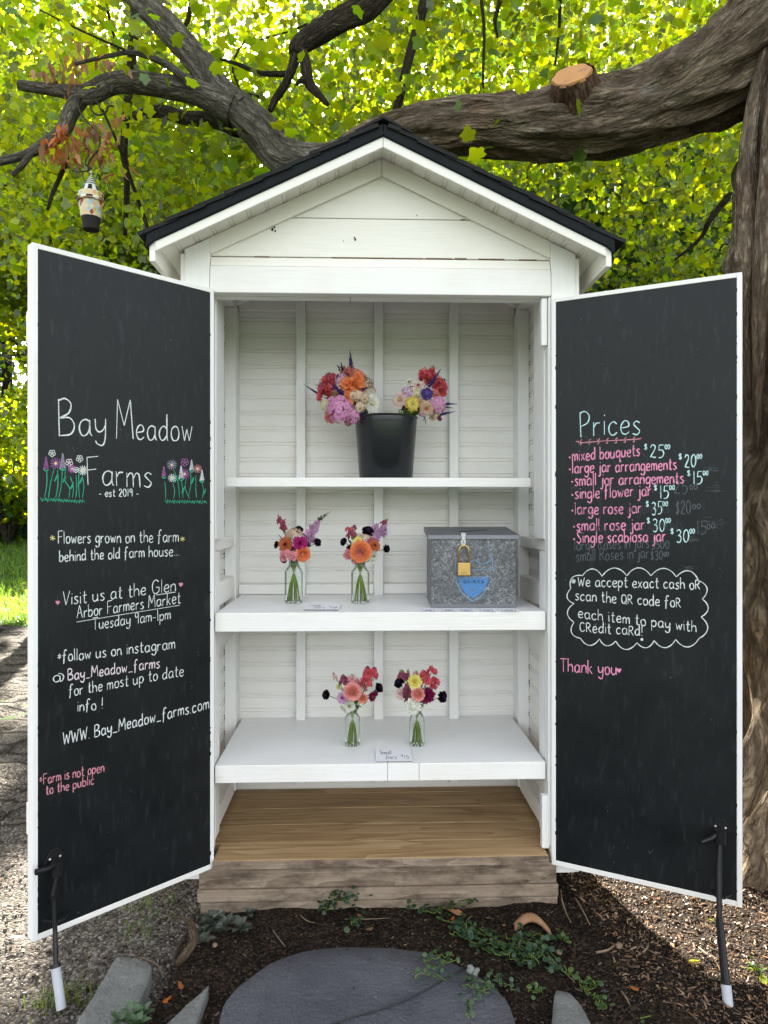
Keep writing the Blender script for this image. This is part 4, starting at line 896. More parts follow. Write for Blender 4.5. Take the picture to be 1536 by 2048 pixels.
arrangement('jar_arrangement', 'arrangement with a burgundy dahlia and tall lilac snapdragon in the left middle jar', 'flowers', tuple(c + Vector((0,0,h))), 'flower arrangements in jars', tfB, 2.69, .1823, [
  ('snap', 262, 320, 34, ('coral', 'mauve'), .0, 235, 225), ('snap', 215, 260, 30, ('mauve', 'coral'), .0, 205, 190), ('snap', 245, 320, 32, ('mauve', 'mauve'), -.01, 265, 240),
  ('lace', 375, 385, 88, ('beige', 'tan'), -.01), ('lace', 320, 380, 50, ('blush', 'tan'), .0), ('scab', 425, 325, 58, ('black', 'violet'), .01), ('scab', 182, 490, 46, ('black', 'violet'), .02), ('scab', 520, 472, 50, ('black', 'violet'), .01), ('scab', 630, 465, 50, ('black', 'sage'), -.0), ('scab', 258, 650, 52, ('black', 'violet'), .0),
  ('snap', 500, 415, 62, ('lilac', 'mauve'), .0, 590, 310, -.0), ('snap', 590, 320, 48, ('lilac', 'mauve'), .0, 640, 235), ('snap', 560, 440, 46, ('lilac', 'lilac'), .0, 570, 370), ('snap', 650, 215, 22, ('sage', 'lime'), .0, 740, 150), ('zinnia', 440, 475, 84, ('magenta', 'burg'), -.05), ('zinnia', 436, 478, 70, ('burg', 'burg'), -.045),
  ('dahlia', 280, 490, 90, ('rust', 'burg'), -.03), ('pom', 280, 610, 62, ('pink', 'pink'), -.05), ('pom', 368, 615, 58, ('pink', 'pink'), -.055), ('rose', 470, 595, 82, ('orange', 'orange'), -.05), ('leaf', 250, 470, 52, ('duskleaf',), -.02, 190, 370), ('leaf', 280, 450, 40, ('duskleaf',), -.01, 300, 340), ('scab', 340, 530, 34, ('burg', 'burg'), -.03)],
  (375, 700), jstems(c, r_, h, 13), (380, 540), [(340, 640, 40, 'green', -.01), (450, 650, 35, 'green', -.01), (330, 440, 40, 'sage', .0), (400, 560, 40, 'sage', -.02)])
j, c, r_, h = jar(720.5, 1207, .0695, .16, Z_MS + .001, 'square glass jar on the middle shelf holding the open orange rose', .55)
arrangement('jar_arrangement', 'arrangement around a wide open orange rose in the jar nearest the metal box', 'flowers', tuple(c + Vector((0,0,h))), 'flower arrangements in jars', tfB, 2.69, .1823, [
  ('snap', 1010, 400, 52, ('mauve', 'coral'), .0, 1000, 330), ('snap', 965, 330, 30, ('coral', 'tan'), .0, 955, 310), ('snap', 1035, 310, 26, ('mauve', 'mauve'), .0, 1035, 285), ('scab', 1185, 345, 74, ('black', 'violet'), .0), ('scab', 918, 460, 52, ('black', 'violet'), .01), ('scab', 978, 535, 42, ('black', 'violet'), .0), ('scab', 1388, 535, 48, ('black', 'sage'), -.0),
  ('snap', 1260, 420, 62, ('lilac', 'mauve'), .0, 1330, 320), ('snap', 1340, 360, 50, ('lilac', 'mauve'), .0, 1370, 270), ('snap', 1240, 330, 42, ('lilac', 'lilac'), .01, 1280, 280), ('snap', 1340, 270, 32, ('mauve', 'lime'), .0, 1385, 225), ('zinnia', 1075, 450, 52, ('yellow', 'gold'), -.03), ('lace', 1160, 425, 54, ('beige', 'magenta'), -.02), ('lace', 1090, 400, 40, ('tan', 'mauve'), .0),
  ('zinnia', 1235, 480, 76, ('mauve', 'burg'), -.03), ('zinnia', 1260, 500, 66, ('rust', 'burg'), -.04), ('rose', 1105, 568, 116, ('orange', 'salmon'), -.06), ('pom', 968, 600, 58, ('pink', 'rosy'), -.02), ('pom', 1045, 665, 48, ('pink', 'pink'), -.035), ('dahlia', 1245, 620, 66, ('white', 'lime'), -.01), ('zinnia', 1235, 665, 42, ('white', 'lime'), -.02)],
  (1110, 700), jstems(c, r_, h, 13), (1120, 540), [(1110, 660, 45, 'green', -.0), (1200, 580, 40, 'sage', -.0), (1000, 480, 40, 'sage', .01), (1180, 680, 30, 'green', -.0)])
j, c, r_, h = jar(705, 1494, .0562, .138, Z_BS + .001, 'square glass jar on the lowest shelf left of the small jars card', .6)
arrangement('jar_arrangement', 'arrangement with a peachy rose and hot pink snapdragons in the lower left jar', 'flowers', tuple(c + Vector((0,0,h))), 'flower arrangements in jars', tfC, 2.62, .1953, [
  ('snap', 605, 215, 62, ('coral', 'magenta'), .0, 590, 150), ('snap', 565, 290, 62, ('coral', 'coral'), -.02, 575, 235), ('snap', 655, 200, 46, ('coral', 'magenta'), .0, 655, 150), ('snap', 660, 230, 34, ('coral', 'coral'), .0, 668, 205), ('snap', 350, 290, 52, ('mauve', 'mauve'), .0, 340, 230), ('snap', 265, 245, 26, ('blush', 'mauve'), .0, 245, 200), ('snap', 420, 310, 55, ('pink', 'rosy'), .0, 405, 250), ('snap', 490, 310, 52, ('pink', 'blush'), .0, 470, 260), ('snap', 445, 240, 30, ('blush', 'tan'), .0, 430, 210), ('snap', 540, 340, 44, ('pink', 'rosy'), .0, 545, 300),
  ('rose', 435, 375, 88, ('rosy', 'salmon'), -.05), ('rose', 540, 445, 48, ('salmon', 'orange'), -.04), ('dahlia', 330, 440, 66, ('lilac', 'eye'), -.04), ('zinnia', 298, 322, 38, ('butter', 'lime'), .0), ('dahlia', 405, 520, 72, ('white', 'lime'), -.02), ('pom', 345, 540, 36, ('white', 'white'), -.0), ('scab', 165, 408, 54, ('black', 'sage'), .0), ('scab', 706, 335, 54, ('black', 'violet'), .01), ('scab', 635, 430, 48, ('burg', 'lime'), -.0), ('scab', 670, 395, 32, ('burg', 'burg'), .0), ('leaf', 540, 520, 30, ('burg',), .0, 590, 480)],
  (445, 590), jstems(c, r_, h, 12), (450, 470), [(480, 520, 38, 'green', .0), (420, 460, 40, 'sage', .01), (500, 420, 35, 'green', .0), (380, 560, 25, 'green', .0)])
j, c, r_, h = jar(834, 1494, .056, .138, Z_BS + .001, 'square glass jar on the lowest shelf right behind the small jars card', .6)
arrangement('jar_arrangement', 'arrangement with a yellow zinnia, burgundy dahlia and white scabiosa in the lower right jar', 'flowers', tuple(c + Vector((0,0,h))), 'flower arrangements in jars', tfC, 2.62, .1953, [
  ('snap', 945, 235, 52, ('mauve', 'lime'), .0, 935, 180), ('snap', 995, 270, 32, ('mauve', 'lime'), .0, 1000, 180), ('zinnia', 1072, 272, 76, ('yellow', 'gold'), -.05), ('snap', 1165, 230, 52, ('coral', 'coral'), .0, 1160, 180), ('snap', 1190, 290, 58, ('coral', 'coral'), -.02, 1180, 240), ('snap', 1270, 290, 54, ('coral', 'coral'), .0, 1265, 245), ('snap', 1245, 175, 44, ('coral', 'rosy'), .0, 1245, 130), ('snap', 1262, 335, 40, ('coral', 'coral'), .0, 1265, 310), ('snap', 1085, 200, 34, ('blush', 'tan'), .0, 1085, 175),
  ('scab', 912, 285, 58, ('black', 'violet'), -.0), ('scab', 1355, 430, 64, ('black', 'violet'), .0), ('rose', 1105, 400, 68, ('rosy', 'salmon'), -.05), ('dahlia', 1210, 412, 82, ('burg', 'burg'), -.04), ('dahlia', 922, 400, 60, ('blush', 'lilac'), .0), ('snap', 985, 410, 52, ('mauve', 'mauve'), -.01, 985, 330), ('snap', 970, 460, 40, ('mauve', 'mauve'), .0, 1000, 420), ('scab', 1055, 525, 92, ('white', 'lime'), -.05), ('pom', 1060, 580, 40, ('white', 'white'), -.03), ('pom', 1170, 470, 40, ('mauve', 'lilac'), .0)],
  (1090, 590), jstems(c, r_, h, 12), (1090, 460), [(1120, 500, 38, 'green', .0), (1030, 430, 40, 'sage', .01), (1150, 360, 35, 'green', .01)])

# galvanised milk box with padlock
D0 = 2.535; p0 = at(862, 1216, D0); p1 = at(1032, 1216, D0); W_ = (p1 - p0).x; zb = Z_MS + .0015; H_ = (1216 - 1073) * D0 / F; DP = .3
box = thing('milk_box', 'grey galvanised metal milk box with sloping lid and blue dairy emblem on the middle shelf', 'box', ((p0.x + p1.x)/2, CY + D0, zb), R(-.5))
hwb = W_ / 2
b = MB(); b.box(-hwb, hwb, 0, DP, 0, H_); bd = b.build('box_body', M['galv'], box, bevel=.0025)
b = MB(); b.box(-hwb - .0015, hwb + .0015, -.0015, .0, .0, .012, 0); b.build('bottom_fold', M['lid'], box)
b = MB(); P = lambda x, y, h: (h, x, y); sl = .024 / DP
b.prism([(-.007, H_ + .0005), (DP + .006, H_ + .0005 + .024), (DP + .006, H_ + .0265), (-.004, H_ + .004), (-.0065, H_ + .0035), (-.0085, H_ - .011), (-.007, H_ - .011)], P, -hwb - .01, hwb + .01)
lid = b.build('lid', M['lid'], box, bevel=.0015)
for sg in (-1, 1): b = MB(); x0, x1 = sorted((sg*(hwb + .0102), sg*(hwb + .0118))); b.prism([(-.008, H_ + .003), (DP + .005, H_ + .027), (DP + .005, H_ + .010), (-.008, H_ - .012)], P, x0, x1); b.build('lid_flange', M['lid'], lid)
b = MB(); b.prism([(-.006, H_), (DP, H_ + .024), (DP, H_)], P, -hwb + .001, hwb - .001); b.build('box_shoulder', M['lid'], box)
bs = .1758; bw = lambda X, Y: (-hwb + (820 + bs*X - 862) * D0 / F, (1216 - (1030 + bs*Y)) * D0 / F)     # picture point on the box front -> box face
def bpl(pts, w, mat, name, off=-.0012, sub=1, close=False):
    b = MB(); Q = [Vector((bw(*p)[0], off, bw(*p)[1])) for p in pts]
    if sub > 1: Q = crom(Q, sub)
    b.ribbon(Q, w, (0, -1, 0)); return b.build(name, M[mat], box, recalc=False)
shield = lambda k, cy: [(717 + (x - 717)*k, cy + (y - cy)*k) for x, y in [(517, 710), (530, 775), (560, 840), (600, 900), (650, 945), (715, 985), (780, 945), (835, 900), (875, 840), (912, 775), (933, 710)]]
bpl(shield(1, 800) + [(517, 710)], .0032, 'bluel', 'emblem_outline')
b = MB(); Pn = shield(.83, 790); vs = [(bw(717, 830)[0], -.0013, bw(717, 830)[1])] + [(bw(*p)[0], -.0013, bw(*p)[1]) for p in Pn]; n = len(Pn); b.add(vs, [(0, 1 + i, 1 + (i+1) % n) for i in range(n)]); b.build('emblem_shield', M['blue'], box, recalc=False)
b = MB(); ce = bw(717, 858); vs = [(ce[0], -.0018, ce[1])] + [(ce[0] + (.0078 if i % 2 == 0 else .0034)*math.sin(math.pi*i/5), -.0018, ce[1] + (.0078 if i % 2 == 0 else .0034)*math.cos(math.pi*i/5)) for i in range(10)]; b.add(vs, [(0, 1+i, 1+(i+1) % 10) for i in range(10)]); b.build('emblem_star', M['lid'], box, recalc=False)
def boxtext(text, X0, Y0, X1, Y1, xh, w, mat, name, caps=1.0, off=-.0018):
    b = MB()
    for st in layout(text, X0, Y0, X1, Y1, xh, caps, .02):
        Q = [Vector((bw(*p)[0], off, bw(*p)[1])) for p in st]; b.ribbon(Q if len(Q) < 3 else crom(Q, 3), w, (0, -1, 0))
    return b.build(name, M[mat], box, recalc=False)
boxtext('DAIRIES', 612, 780, 838, 780, 15.5, .0022, 'dark', 'emblem_lettering')
boxtext('JE', 430, 400, 520, 400, 40, .0012, 'lid', 'embossed_lettering'); boxtext('PVOOD', 745, 400, 1030, 400, 40, .0012, 'lid', 'embossed_lettering')
bpl([(522, 480), (522, 626), (545, 627)], .0028, 'bluel', 'emblem_outline'); bpl([(688, 626), (936, 625)], .0028, 'bluel', 'emblem_outline'); bpl([(936, 625), (932, 500), (905, 440)], .0028, 'bluel', 'emblem_outline')
bpl([(684, 545), (715, 525), (735, 513), (760, 535), (790, 553), (830, 560), (870, 550), (905, 530), (928, 508)], .0028, 'bluel', 'emblem_outline', sub=3); bpl([(905, 440), (890, 390), (900, 340)], .0012, 'bluel', 'scratch', sub=3)
b = MB(); x, z = bw(605, 240); b.prism([(-.009, H_ + .012), (.009, H_ + .012), (.0075, H_ - .004), (.006, z), (.006, z - .016), (-.006, z - .016), (-.006, z), (-.0075, H_ - .004)], lambda a, c, h: (x + a, h, c), -.0115, -.009)
b.box(x - .009, x + .009, -.0115, .02, H_ + .0085, H_ + .0115); b.build('hasp', M['steel'], box, bevel=.0008)
b = MB(); x2, z2 = bw(605, 300); b.prism([(-.008, z2 + .012), (.008, z2 + .012), (.009, z2 - .004), (.006, z2 - .017), (0, z2 - .023), (-.006, z2 - .017), (-.009, z2 - .004)], lambda a, c, h: (x2 + a, h, c), -.004, -.0015); b.tube([(x2, -.002, z2 - .002), (x2, -.013, z2 - .004), (x2, -.013, z2 - .012), (x2, -.002, z2 - .014)], .0018, 8); b.build('staple', M['steel'], box)
b = MB(); b.prism([(DP*.35, H_ + .036), (DP*.35, H_ + .0361)], P, -.03, .06) if 0 else None
b = MB(); b.add([(-.045, DP*.28, H_ + .004 + sl*DP*.28 + .0016), (.075, DP*.5, H_ + .004 + sl*DP*.5 + .001), (.06, DP*.52, H_ + .004 + sl*DP*.52 + .0012), (-.04, DP*.36, H_ + .004 + sl*DP*.36 + .0014)], [(0,1,2,3)]); b.build('coin_slot', M['dark'], lid)
pc = wm(box) @ Vector((x2 + .001, -.0145, 0)); z_t = zb + bw(612, 350)[1]; z_b = zb + bw(612, 545)[1]; z_e = zb + bw(612, 690)[1]
lock = thing('padlock', 'brass padlock with long shackle hanging from the metal box hasp', 'padlock', (pc.x, pc.y, z_e))
hx = .0172; b = MB(); zt = z_t - z_e; P_ = [(-hx, 0, z_b - z_e - .003), (-hx, 0, zt - .0165)] + [(-hx*math.cos(a), 0, zt - .0165 + .016*math.sin(a)) for a in [math.pi*k/8 for k in range(1, 8)]] + [(hx, 0, zt - .0165), (hx, 0, z_b - z_e - .003)]
b.tube(P_, .003, 12); b.build('shackle', M['brass'], lock, smooth=True)
b = MB(); b.box(-.0222, .0222, -.0085, .0085, 0, z_b - z_e); b.build('lock_body', M['brass'], lock, bevel=.002)
b = MB(); 
for k in range(3): b.box(-.012, .012, -.0088, -.0086, .005 + .0035*k, .0057 + .0035*k)
b.build('stamped_lines', M['rust'], lock)

# handwritten cards and item cards (their codes left out)
def card(px0, px1, py0, py1, z, label, cat, lines, group=None, stand=False, tilt=0.0):
    a = onz(px0, py1, z); c = onz(px1, py1, z); e = onz((px0+px1)/2, py0, z); d0_, d1_ = a.y, e.y
    root = thing('price_card' if not group else 'item_card', label, cat, ((a.x + c.x)/2, (d0_ + d1_)/2, z), tilt, group)
    w, h = (c.x - a.x)/2, (d1_ - d0_)/2; th = 0.0
    b = MB()
    if stand:                                              # paper propped in a low clear holder
        up = h * .05; b.add([(-w, -h, .002), (w, -h, .002), (w, h, .002 + up), (-w, h, .002 + up)], [(0,1,2,3)]); zf = lambda y: .0026 + up * (y + h) / (2*h)
        g = MB(); g.box(-w*.98, w*.98, -h*.98, h*.98, 0.0003, .0014); g.build('clear_holder', M['glass'], root)
    else: b.add([(-w, -h, .0012), (w, -h, .0012), (w, h, .0012), (-w, h, .0012)], [(0,1,2,3)]); zf = lambda y: .0017
    b.build('paper', M['paper'], root)
    for (tx, fx0, fx1, fy, fh, mat) in lines:
        k = MB()
        for st in layout(tx, -w + 2*w*fx0, 0, -w + 2*w*fx1, 0, 2*h*fh, 1, .1): 
            Q = [Vector((p[0], -h + 2*h*fy - p[1], 0)) for p in st]; Q = crom(Q, 3) if len(Q) > 2 else Q; Q = [Vector((v.x, v.y, zf(v.y))) for v in Q]; k.ribbon(Q, .0021, (0, 0, 1))
        k.build('lettering', M[mat], root, recalc=False)
    return root
card(751, 824, 1501, 1524, Z_BS + .0015, 'small jars price card lying on the lowest shelf edge', 'card', [('Small', .12, .44, .58, .16, 'ink'), ('Jars', .27, .58, .2, .16, 'ink'), ('$', .72, .76, .36, .09, 'ink'), ('15', .79, .92, .2, .15, 'ink')], None, True, R(1.5))
card(606, 678, 1210.5, 1220.5, Z_MS + .0015, 'large jars price card lying in front of the burgundy arrangement', 'card', [('Large', .12, .44, .58, .16, 'ink'), ('Jars', .27, .58, .2, .16, 'ink'), ('$', .72, .76, .36, .09, 'ink'), ('20', .79, .92, .2, .15, 'ink')], None, True, R(-1))
for k, (a, c, lab) in enumerate(((842, 874, 'small item card under the left front corner of the metal box'), (881, 913, 'small item card just left of below the padlock'), (920, 951, 'small item card just below the padlock and shield'), (959, 993, 'small item card second from the right under the metal box'), (1002, 1040, 'small item card under the right front corner of the metal box'))):
    r_ = card(a, c, 1217.5, 1223.5, Z_MS + .0012, lab, 'card', [], 'item cards in front of the milk box', False, R(random.uniform(-2, 2)))
    f = r_.children[0].data.vertices; w = f[1].co.x; h = f[2].co.y; b = MB()
    for sg in (-1, 1): b.box(min(sg*w*.72, sg*w*.66), max(sg*w*.72, sg*w*.66), -h*.6, h*.6, .0013, .0018); b.box(min(sg*w*.72, sg*w*.55), max(sg*w*.72, sg*w*.55), -h*.6, -h*.5, .00125, .0017)
    b.box(-w*.45, w*.45, -h*.5, h*.1, .0013, .0016); b.build('printed_frame', M['inkb'], r_)
# ---------------------------------------------------------------- trees
class TB:
    def __init__(s): s.v = []; s.f = []; s.bk = []
    def limb(s, spec, n=16, step=.05, amp=.05, fr=(9, 2.2), bump=None, cap=True, wob=.02):
        """spec: rows of (point, radius)"""
        P = [Vector(p) for p, r in spec]; sub = 8
        Q = crom(P, sub); rad = []
        for i in range(len(P) - 1): rad += [spec[i][1] + (spec[i+1][1] - spec[i][1]) * k / sub for k in range(sub)]
        rad.append(spec[-1][1])
        out = [Q[0]]; ro = [rad[0]]; acc = 0
        for i in range(1, len(Q)):
            L = (Q[i] - Q[i-1]).length; m = max(1, int(round(L / step)))
            for k in range(1, m + 1): out.append(Q[i-1].lerp(Q[i], k/m)); ro.append(rad[i-1] + (rad[i] - rad[i-1])*k/m)
        K = len(out); o0 = len(s.v); t0 = (out[1] - out[0]).normalized()
        x = t0.orthogonal().normalized(); L = 0; sd = random.uniform(0, 50)
        for i in range(K):
            t = (out[min(i+1, K-1)] - out[max(i-1, 0)]).normalized(); x = (x - t*x.dot(t)).normalized(); y = t.cross(x)
            if i: L += (out[i] - out[i-1]).length
            r0 = ro[i]
            for j in range(n):
                q = 2*math.pi*j/n; c, d = math.cos(q), math.sin(q); R0 = max(r0, .03)
                w = Vector((c*R0*fr[0] + sd, d*R0*fr[0], L*fr[1]))
                a = 1 - abs(noise.noise(w)) * 2; b2 = noise.noise(w*2.6); lo = noise.noise(Vector((c*1.1 + sd, d*1.1, L*1.3)))
                dr = x*c + y*d
                r = r0 * (1 + amp*(a - .3) + amp*.5*b2 + wob*4*lo)
                if bump: r += bump(out[i], dr, r0)
                s.v.append(out[i] + dr*r); s.bk.append((c*R0 + sd, d*R0, L))
        for i in range(K - 1):
            for j in range(n): s.f.append((o0 + i*n + j, o0 + i*n + (j+1) % n, o0 + (i+1)*n + (j+1) % n, o0 + (i+1)*n + j))
        if cap: s.f.append(tuple(o0 + (K-1)*n + j for j in range(n)))
        return s
    def build(s, name, mat, parent=None):
        me = bpy.data.meshes.new(name); V = s.v
        if parent is not None: I = wm(parent).inverted(); V = [I @ p for p in V]
        me.from_pydata([tuple(p) for p in V], [], s.f); me.materials.append(mat)
        a = me.attributes.new('bk', 'FLOAT_VECTOR', 'POINT'); a.data.foreach_set('vector', np.array(s.bk, dtype=np.float32).ravel())
        me.polygons.foreach_set('use_smooth', np.ones(len(me.polygons), dtype=bool))
        o = bpy.data.objects.new(name, me); COL.objects.link(o)
        if parent is not None: o.parent = parent
        return o
def lp(px, py, d, rpx): return (at(px, py, d), rpx * d / F)

LEAF9 = np.array([(0,.34,.02),(0,.0,0),(.24,-.06,-.02),(.42,.08,-.05),(.4,.26,0),(.6,.44,-.07),(.42,.56,-.01),(.28,.66,0),(.12,.9,-.03),(-.02,1.0,-.06),(-.2,.84,-.02),(-.26,.64,0),(-.5,.58,-.04),(-.54,.38,-.06),(-.38,.24,0),(-.44,.02,-.05),(-.2,-.05,-.02)])
LEAF5 = np.array([(0,.35,0),(0,0,0),(.45,.1,0),(.5,.5,0),(0,1.0,0),(-.5,.5,0),(-.45,.1,0)])
LEAFD = np.array([(0,.4,0),(0,0,0),(.12,.1,.02),(.22,.35,.08),(.1,.5,-.04),(.16,.75,.06),(0,1.1,0),(-.1,.8,.05),(-.16,.55,-.05),(-.2,.3,.09),(-.1,.1,.02)])
CORR = []                                              # openings in the canopy along the sun's direction
def corridor(p, r): CORR.append((np.array(p, float), r))
Sn = np.array(S)
def sunopen(P):
    k = np.ones(len(P), bool)
    for p, r in CORR:
        d = P - p; t = d @ Sn; q = np.linalg.norm(d - np.outer(t, Sn), axis=1); k &= ~((t > 0) & (q < r + .16))
    return k
def leafmesh(name, P, size, mat, parent=None, shape=LEAF9, tone=(1,1,1), var=.35, droop=.35, flat=.6, warmv=.25, kind=None):
    N = len(P); 
    if N == 0: P = np.zeros((1, 3)); N = 1
    nrm = RNG.normal(0, 1, (N, 3)) * (1 - flat) + np.array([0, 0, 1.0]) * flat; nrm /= np.linalg.norm(nrm, axis=1)[:, None]
    h = RNG.normal(0, 1, (N, 3)); h[:, 2] -= droop; h -= nrm * np.sum(h*nrm, axis=1)[:, None]; h /= np.linalg.norm(h, axis=1)[:, None]
    r = np.cross(h, nrm); s_ = size * RNG.uniform(.65, 1.25, N)
    K = len(shape); loc = shape.copy(); bend = -.22 * loc[:, 1]**2 - .18 * np.abs(loc[:, 0])
    V = P[:, None, :] + s_[:, None, None] * (loc[None, :, 0, None]*r[:, None, :] + loc[None, :, 1, None]*h[:, None, :] + (bend[None, :, None] * RNG.uniform(.2, 1.6, N)[:, None, None])*nrm[:, None, :])
    V = V.reshape(-1, 3)
    if parent is not None: I = np.array(wm(parent).inverted()); V = V @ I[:3, :3].T + I[:3, 3]
    tri = np.array([(0, i, i % (K - 1) + 1) for i in range(1, K)]); Fc = (np.arange(N)[:, None, None]*K + tri[None]).reshape(-1)
    me = bpy.data.meshes.new(name); me.vertices.add(len(V)); me.vertices.foreach_set('co', V.astype(np.float32).ravel())
    nf = N*(K-1); me.loops.add(nf*3); me.loops.foreach_set('vertex_index', Fc.astype(np.int32)); me.polygons.add(nf); me.polygons.foreach_set('loop_start', np.arange(0, nf*3, 3, dtype=np.int32)); me.polygons.foreach_set('loop_total', np.full(nf, 3, dtype=np.int32))
    me.update(calc_edges=True); me.materials.append(mat)
    br = RNG.uniform(1 - var, 1 + var, N); wr_ = RNG.uniform(-warmv, warmv, N)
    c = np.ones((N, 4)); c[:, 0] = tone[0]*br*(1 + wr_*1.2); c[:, 1] = tone[1]*br*(1 + wr_*.3); c[:, 2] = tone[2]*br*(1 - wr_)
    C4 = np.repeat(c, K, axis=0); a = me.color_attributes.new('Col', 'FLOAT_COLOR', 'POINT'); a.data.foreach_set('color', C4.astype(np.float32).ravel())
    o = bpy.data.objects.new(name, me); COL.objects.link(o)
    if parent is not None: o.parent = parent
    if kind: o['kind'] = kind
    return o
def clumps(lo, hi, ncl, per, sd, flatz=.55, fn=None):
    C = RNG.uniform(lo, hi, (ncl, 3))
    if fn is not None: C = C[fn(C)]
    P = np.repeat(C, per, axis=0) + RNG.normal(0, 1, (len(C)*per, 3)) * np.array([sd, sd, sd*flatz]) * np.repeat(RNG.uniform(.6, 1.4, len(C)), per)[:, None]
    return P
def crown_points(c, rx, ry, rz, ncl, per, sd, hollow=.45):
    U = RNG.normal(0, 1, (ncl, 3)); U /= np.linalg.norm(U, axis=1)[:, None]; U *= (RNG.uniform(hollow**3, 1, ncl) ** (1/3))[:, None]
    C = np.array(c) + U * np.array([rx, ry, rz])
    return np.repeat(C, per, axis=0) + RNG.normal(0, 1, (ncl*per, 3)) * np.array([sd, sd, sd*.55]) * np.repeat(RNG.uniform(.6, 1.5, ncl), per)[:, None]
corridor((1.08, -.22, .03), .33); corridor((1.3, -.45, .03), .25); corridor((.72, .12, .03), .14)
corridor((-1.1, -.12, 0), .1); corridor((-1.25, .25, .0), .16); corridor((-2.0, 1.0, 0), .16); corridor((-2.55, 2.6, 0), .3); corridor((-3.3, 4.1, 0), .2); corridor((-6.8, 10.6, 0), 1.5); corridor((-5.2, 7.1, 0), .6); corridor((-9.2, 15.0, 2.8), 1.6); corridor((-3.9, 5.8, 0), .35)

mb_ = at(1700, 1860, 2.95)
maple = thing('maple_tree', 'big old maple whose heavy limb with a fresh saw cut sweeps over the hut roof', 'tree', (2.0, .45, 0))
t = TB()
def flare(p, dr, r0):
    z = max(0, p.z); k = math.exp(-z*2.6); a = math.atan2(dr.y, dr.x); return r0 * k * (.28 + .3*math.cos(a*5 + 1.0) + .22*math.cos(a*3 - 1.2))
t.limb([((1.98, .43, -.12), .66), ((1.98, .43, .18), .575), ((1.97, .43, .6), .525), ((1.955, .44, 1.2), .515), ((1.95, .45, 1.8), .5), ((1.99, .47, 2.4), .505), ((2.08, .5, 3.0), .5), ((2.2, .55, 3.8), .45), ((2.4, .7, 5.2), .38)], n=140, step=.025, amp=.15, fr=(10, 2.0), bump=flare, wob=.015)
t.build('trunk', M['bark'], maple)
t = TB()                                               # torn strip of bark beside the fork
t.limb([lp(1540, 60, 2.85, 6), lp(1512, 200, 2.76, 15), lp(1497, 330, 2.72, 20), lp(1492, 470, 2.7, 22), lp(1492, 640, 2.7, 17), lp(1500, 800, 2.74, 4)], n=20, step=.03, amp=.2); t.limb([lp(1560, 60, 2.75, 5), lp(1540, 230, 2.66, 13), lp(1528, 420, 2.63, 16), lp(1520, 640, 2.63, 14), lp(1512, 900, 2.68, 4)], n=20, step=.03, amp=.2)
t.build('bark_ridge', M['bark'], maple)
def limbump(p, dr, r0):
    a = at(1165, 215, 3.1); d = (p - a).length; return .035*math.exp(-(d/.16)**2) * max(0, dr.z*.4 - dr.y)
t = TB()
t.limb([lp(1760, -330, 3.0, 130), lp(1650, -80, 2.98, 118), lp(1555, 48, 2.97, 106), lp(1480, 122, 3.0, 93), lp(1400, 172, 3.04, 82), lp(1310, 212, 3.1, 72), lp(1220, 240, 3.15, 66), lp(1130, 250, 3.2, 63), lp(1030, 254, 3.25, 55), lp(930, 252, 3.3, 50), lp(840, 262, 3.35, 46), lp(740, 298, 3.4, 43), lp(700, 318, 3.42, 42)], n=110, step=.018, amp=.2, fr=(13, 3.0), bump=limbump, wob=.02)
limb = t.build('limb', M['bark'], maple)
t = TB(); t.limb([lp(745, 296, 3.4, 42), lp(700, 318, 3.42, 42), lp(640, 333, 3.45, 40), lp(575, 318, 3.5, 38), lp(520, 262, 3.5, 36), lp(474, 218, 3.5, 34), lp(434, 196, 3.5, 32)], n=64, step=.02, amp=.12, fr=(12, 3)); t.build('limb', M['barkg'], maple)
t = TB(); t.limb([lp(1160, 248, 3.29, 60), lp(1157, 234, 3.22, 64), lp(1152, 208, 3.13, 60), lp(1147, 178, 3.065, 46), lp(1143, 150, 3.02, 39.5)], n=60, step=.012, amp=.11, fr=(14, 4), cap=False); t.build('cut_stub', M['barkr'], maple)
c = at(1143, 149, 3.018); b = MB(); r = 39.5 * 3.02 / F; cn = (at(1143, 150, 3.02) - at(1146.2, 173, 3.056)).normalized(); b.M = T(c) @ frame(cn)
vs = [(0, 0, .002)] + [(r*k*1.02*math.cos(2*math.pi*i/40)*(1 + .05*math.sin(i*1.3)), r*k*.98*math.sin(2*math.pi*i/40)*(1 + .04*math.cos(i*.9)), .002 - (.012 if k == 1 else 0)) for k in (.93, 1.0) for i in range(40)]
b.add(vs, [(0, 1+i, 1+(i+1) % 40) for i in range(40)] + [(1+i, 41+i, 41+(i+1) % 40, 1+(i+1) % 40) for i in range(40)])
def m_cut():
    t = NT('fresh_saw_cut'); co = t.coords(); w = t.new('TexWave', wave_type='RINGS', rings_direction='Z'); w.inputs['Scale'].default_value = 26; w.inputs['Distortion'].default_value = 3
    mp = t.new('Mapping'); mp.inputs['Location'].default_value = (0, 0, 0); t.link(co, mp.inputs[0]); t.link(mp.outputs[0], w.inputs[0]); n = t.noise(co, 14, 4)
    c = t.mix(t.math('MULTIPLY', n, .9), (.5, .27, .11), (.36, .165, .06)); c = t.mix(t.ramp(t.noise(co, 9, 3), [(.6, (0,0,0)), (.7, (.8,)*3)]), c, (.28,.16,.1)); return t.fin(c, .8, t.bump(n, .2, .003), .2)
cm = m_cut(); cf = b.build('cut_face', cm, maple, world=True)
b = MB(); cc = at(1158, 143, 3.012); b.M = T(cc) @ frame(cn); b.ball((0, 0, 0), .012, 8, 0, .3); b.build('heartwood', M['sawn'], maple, world=True)
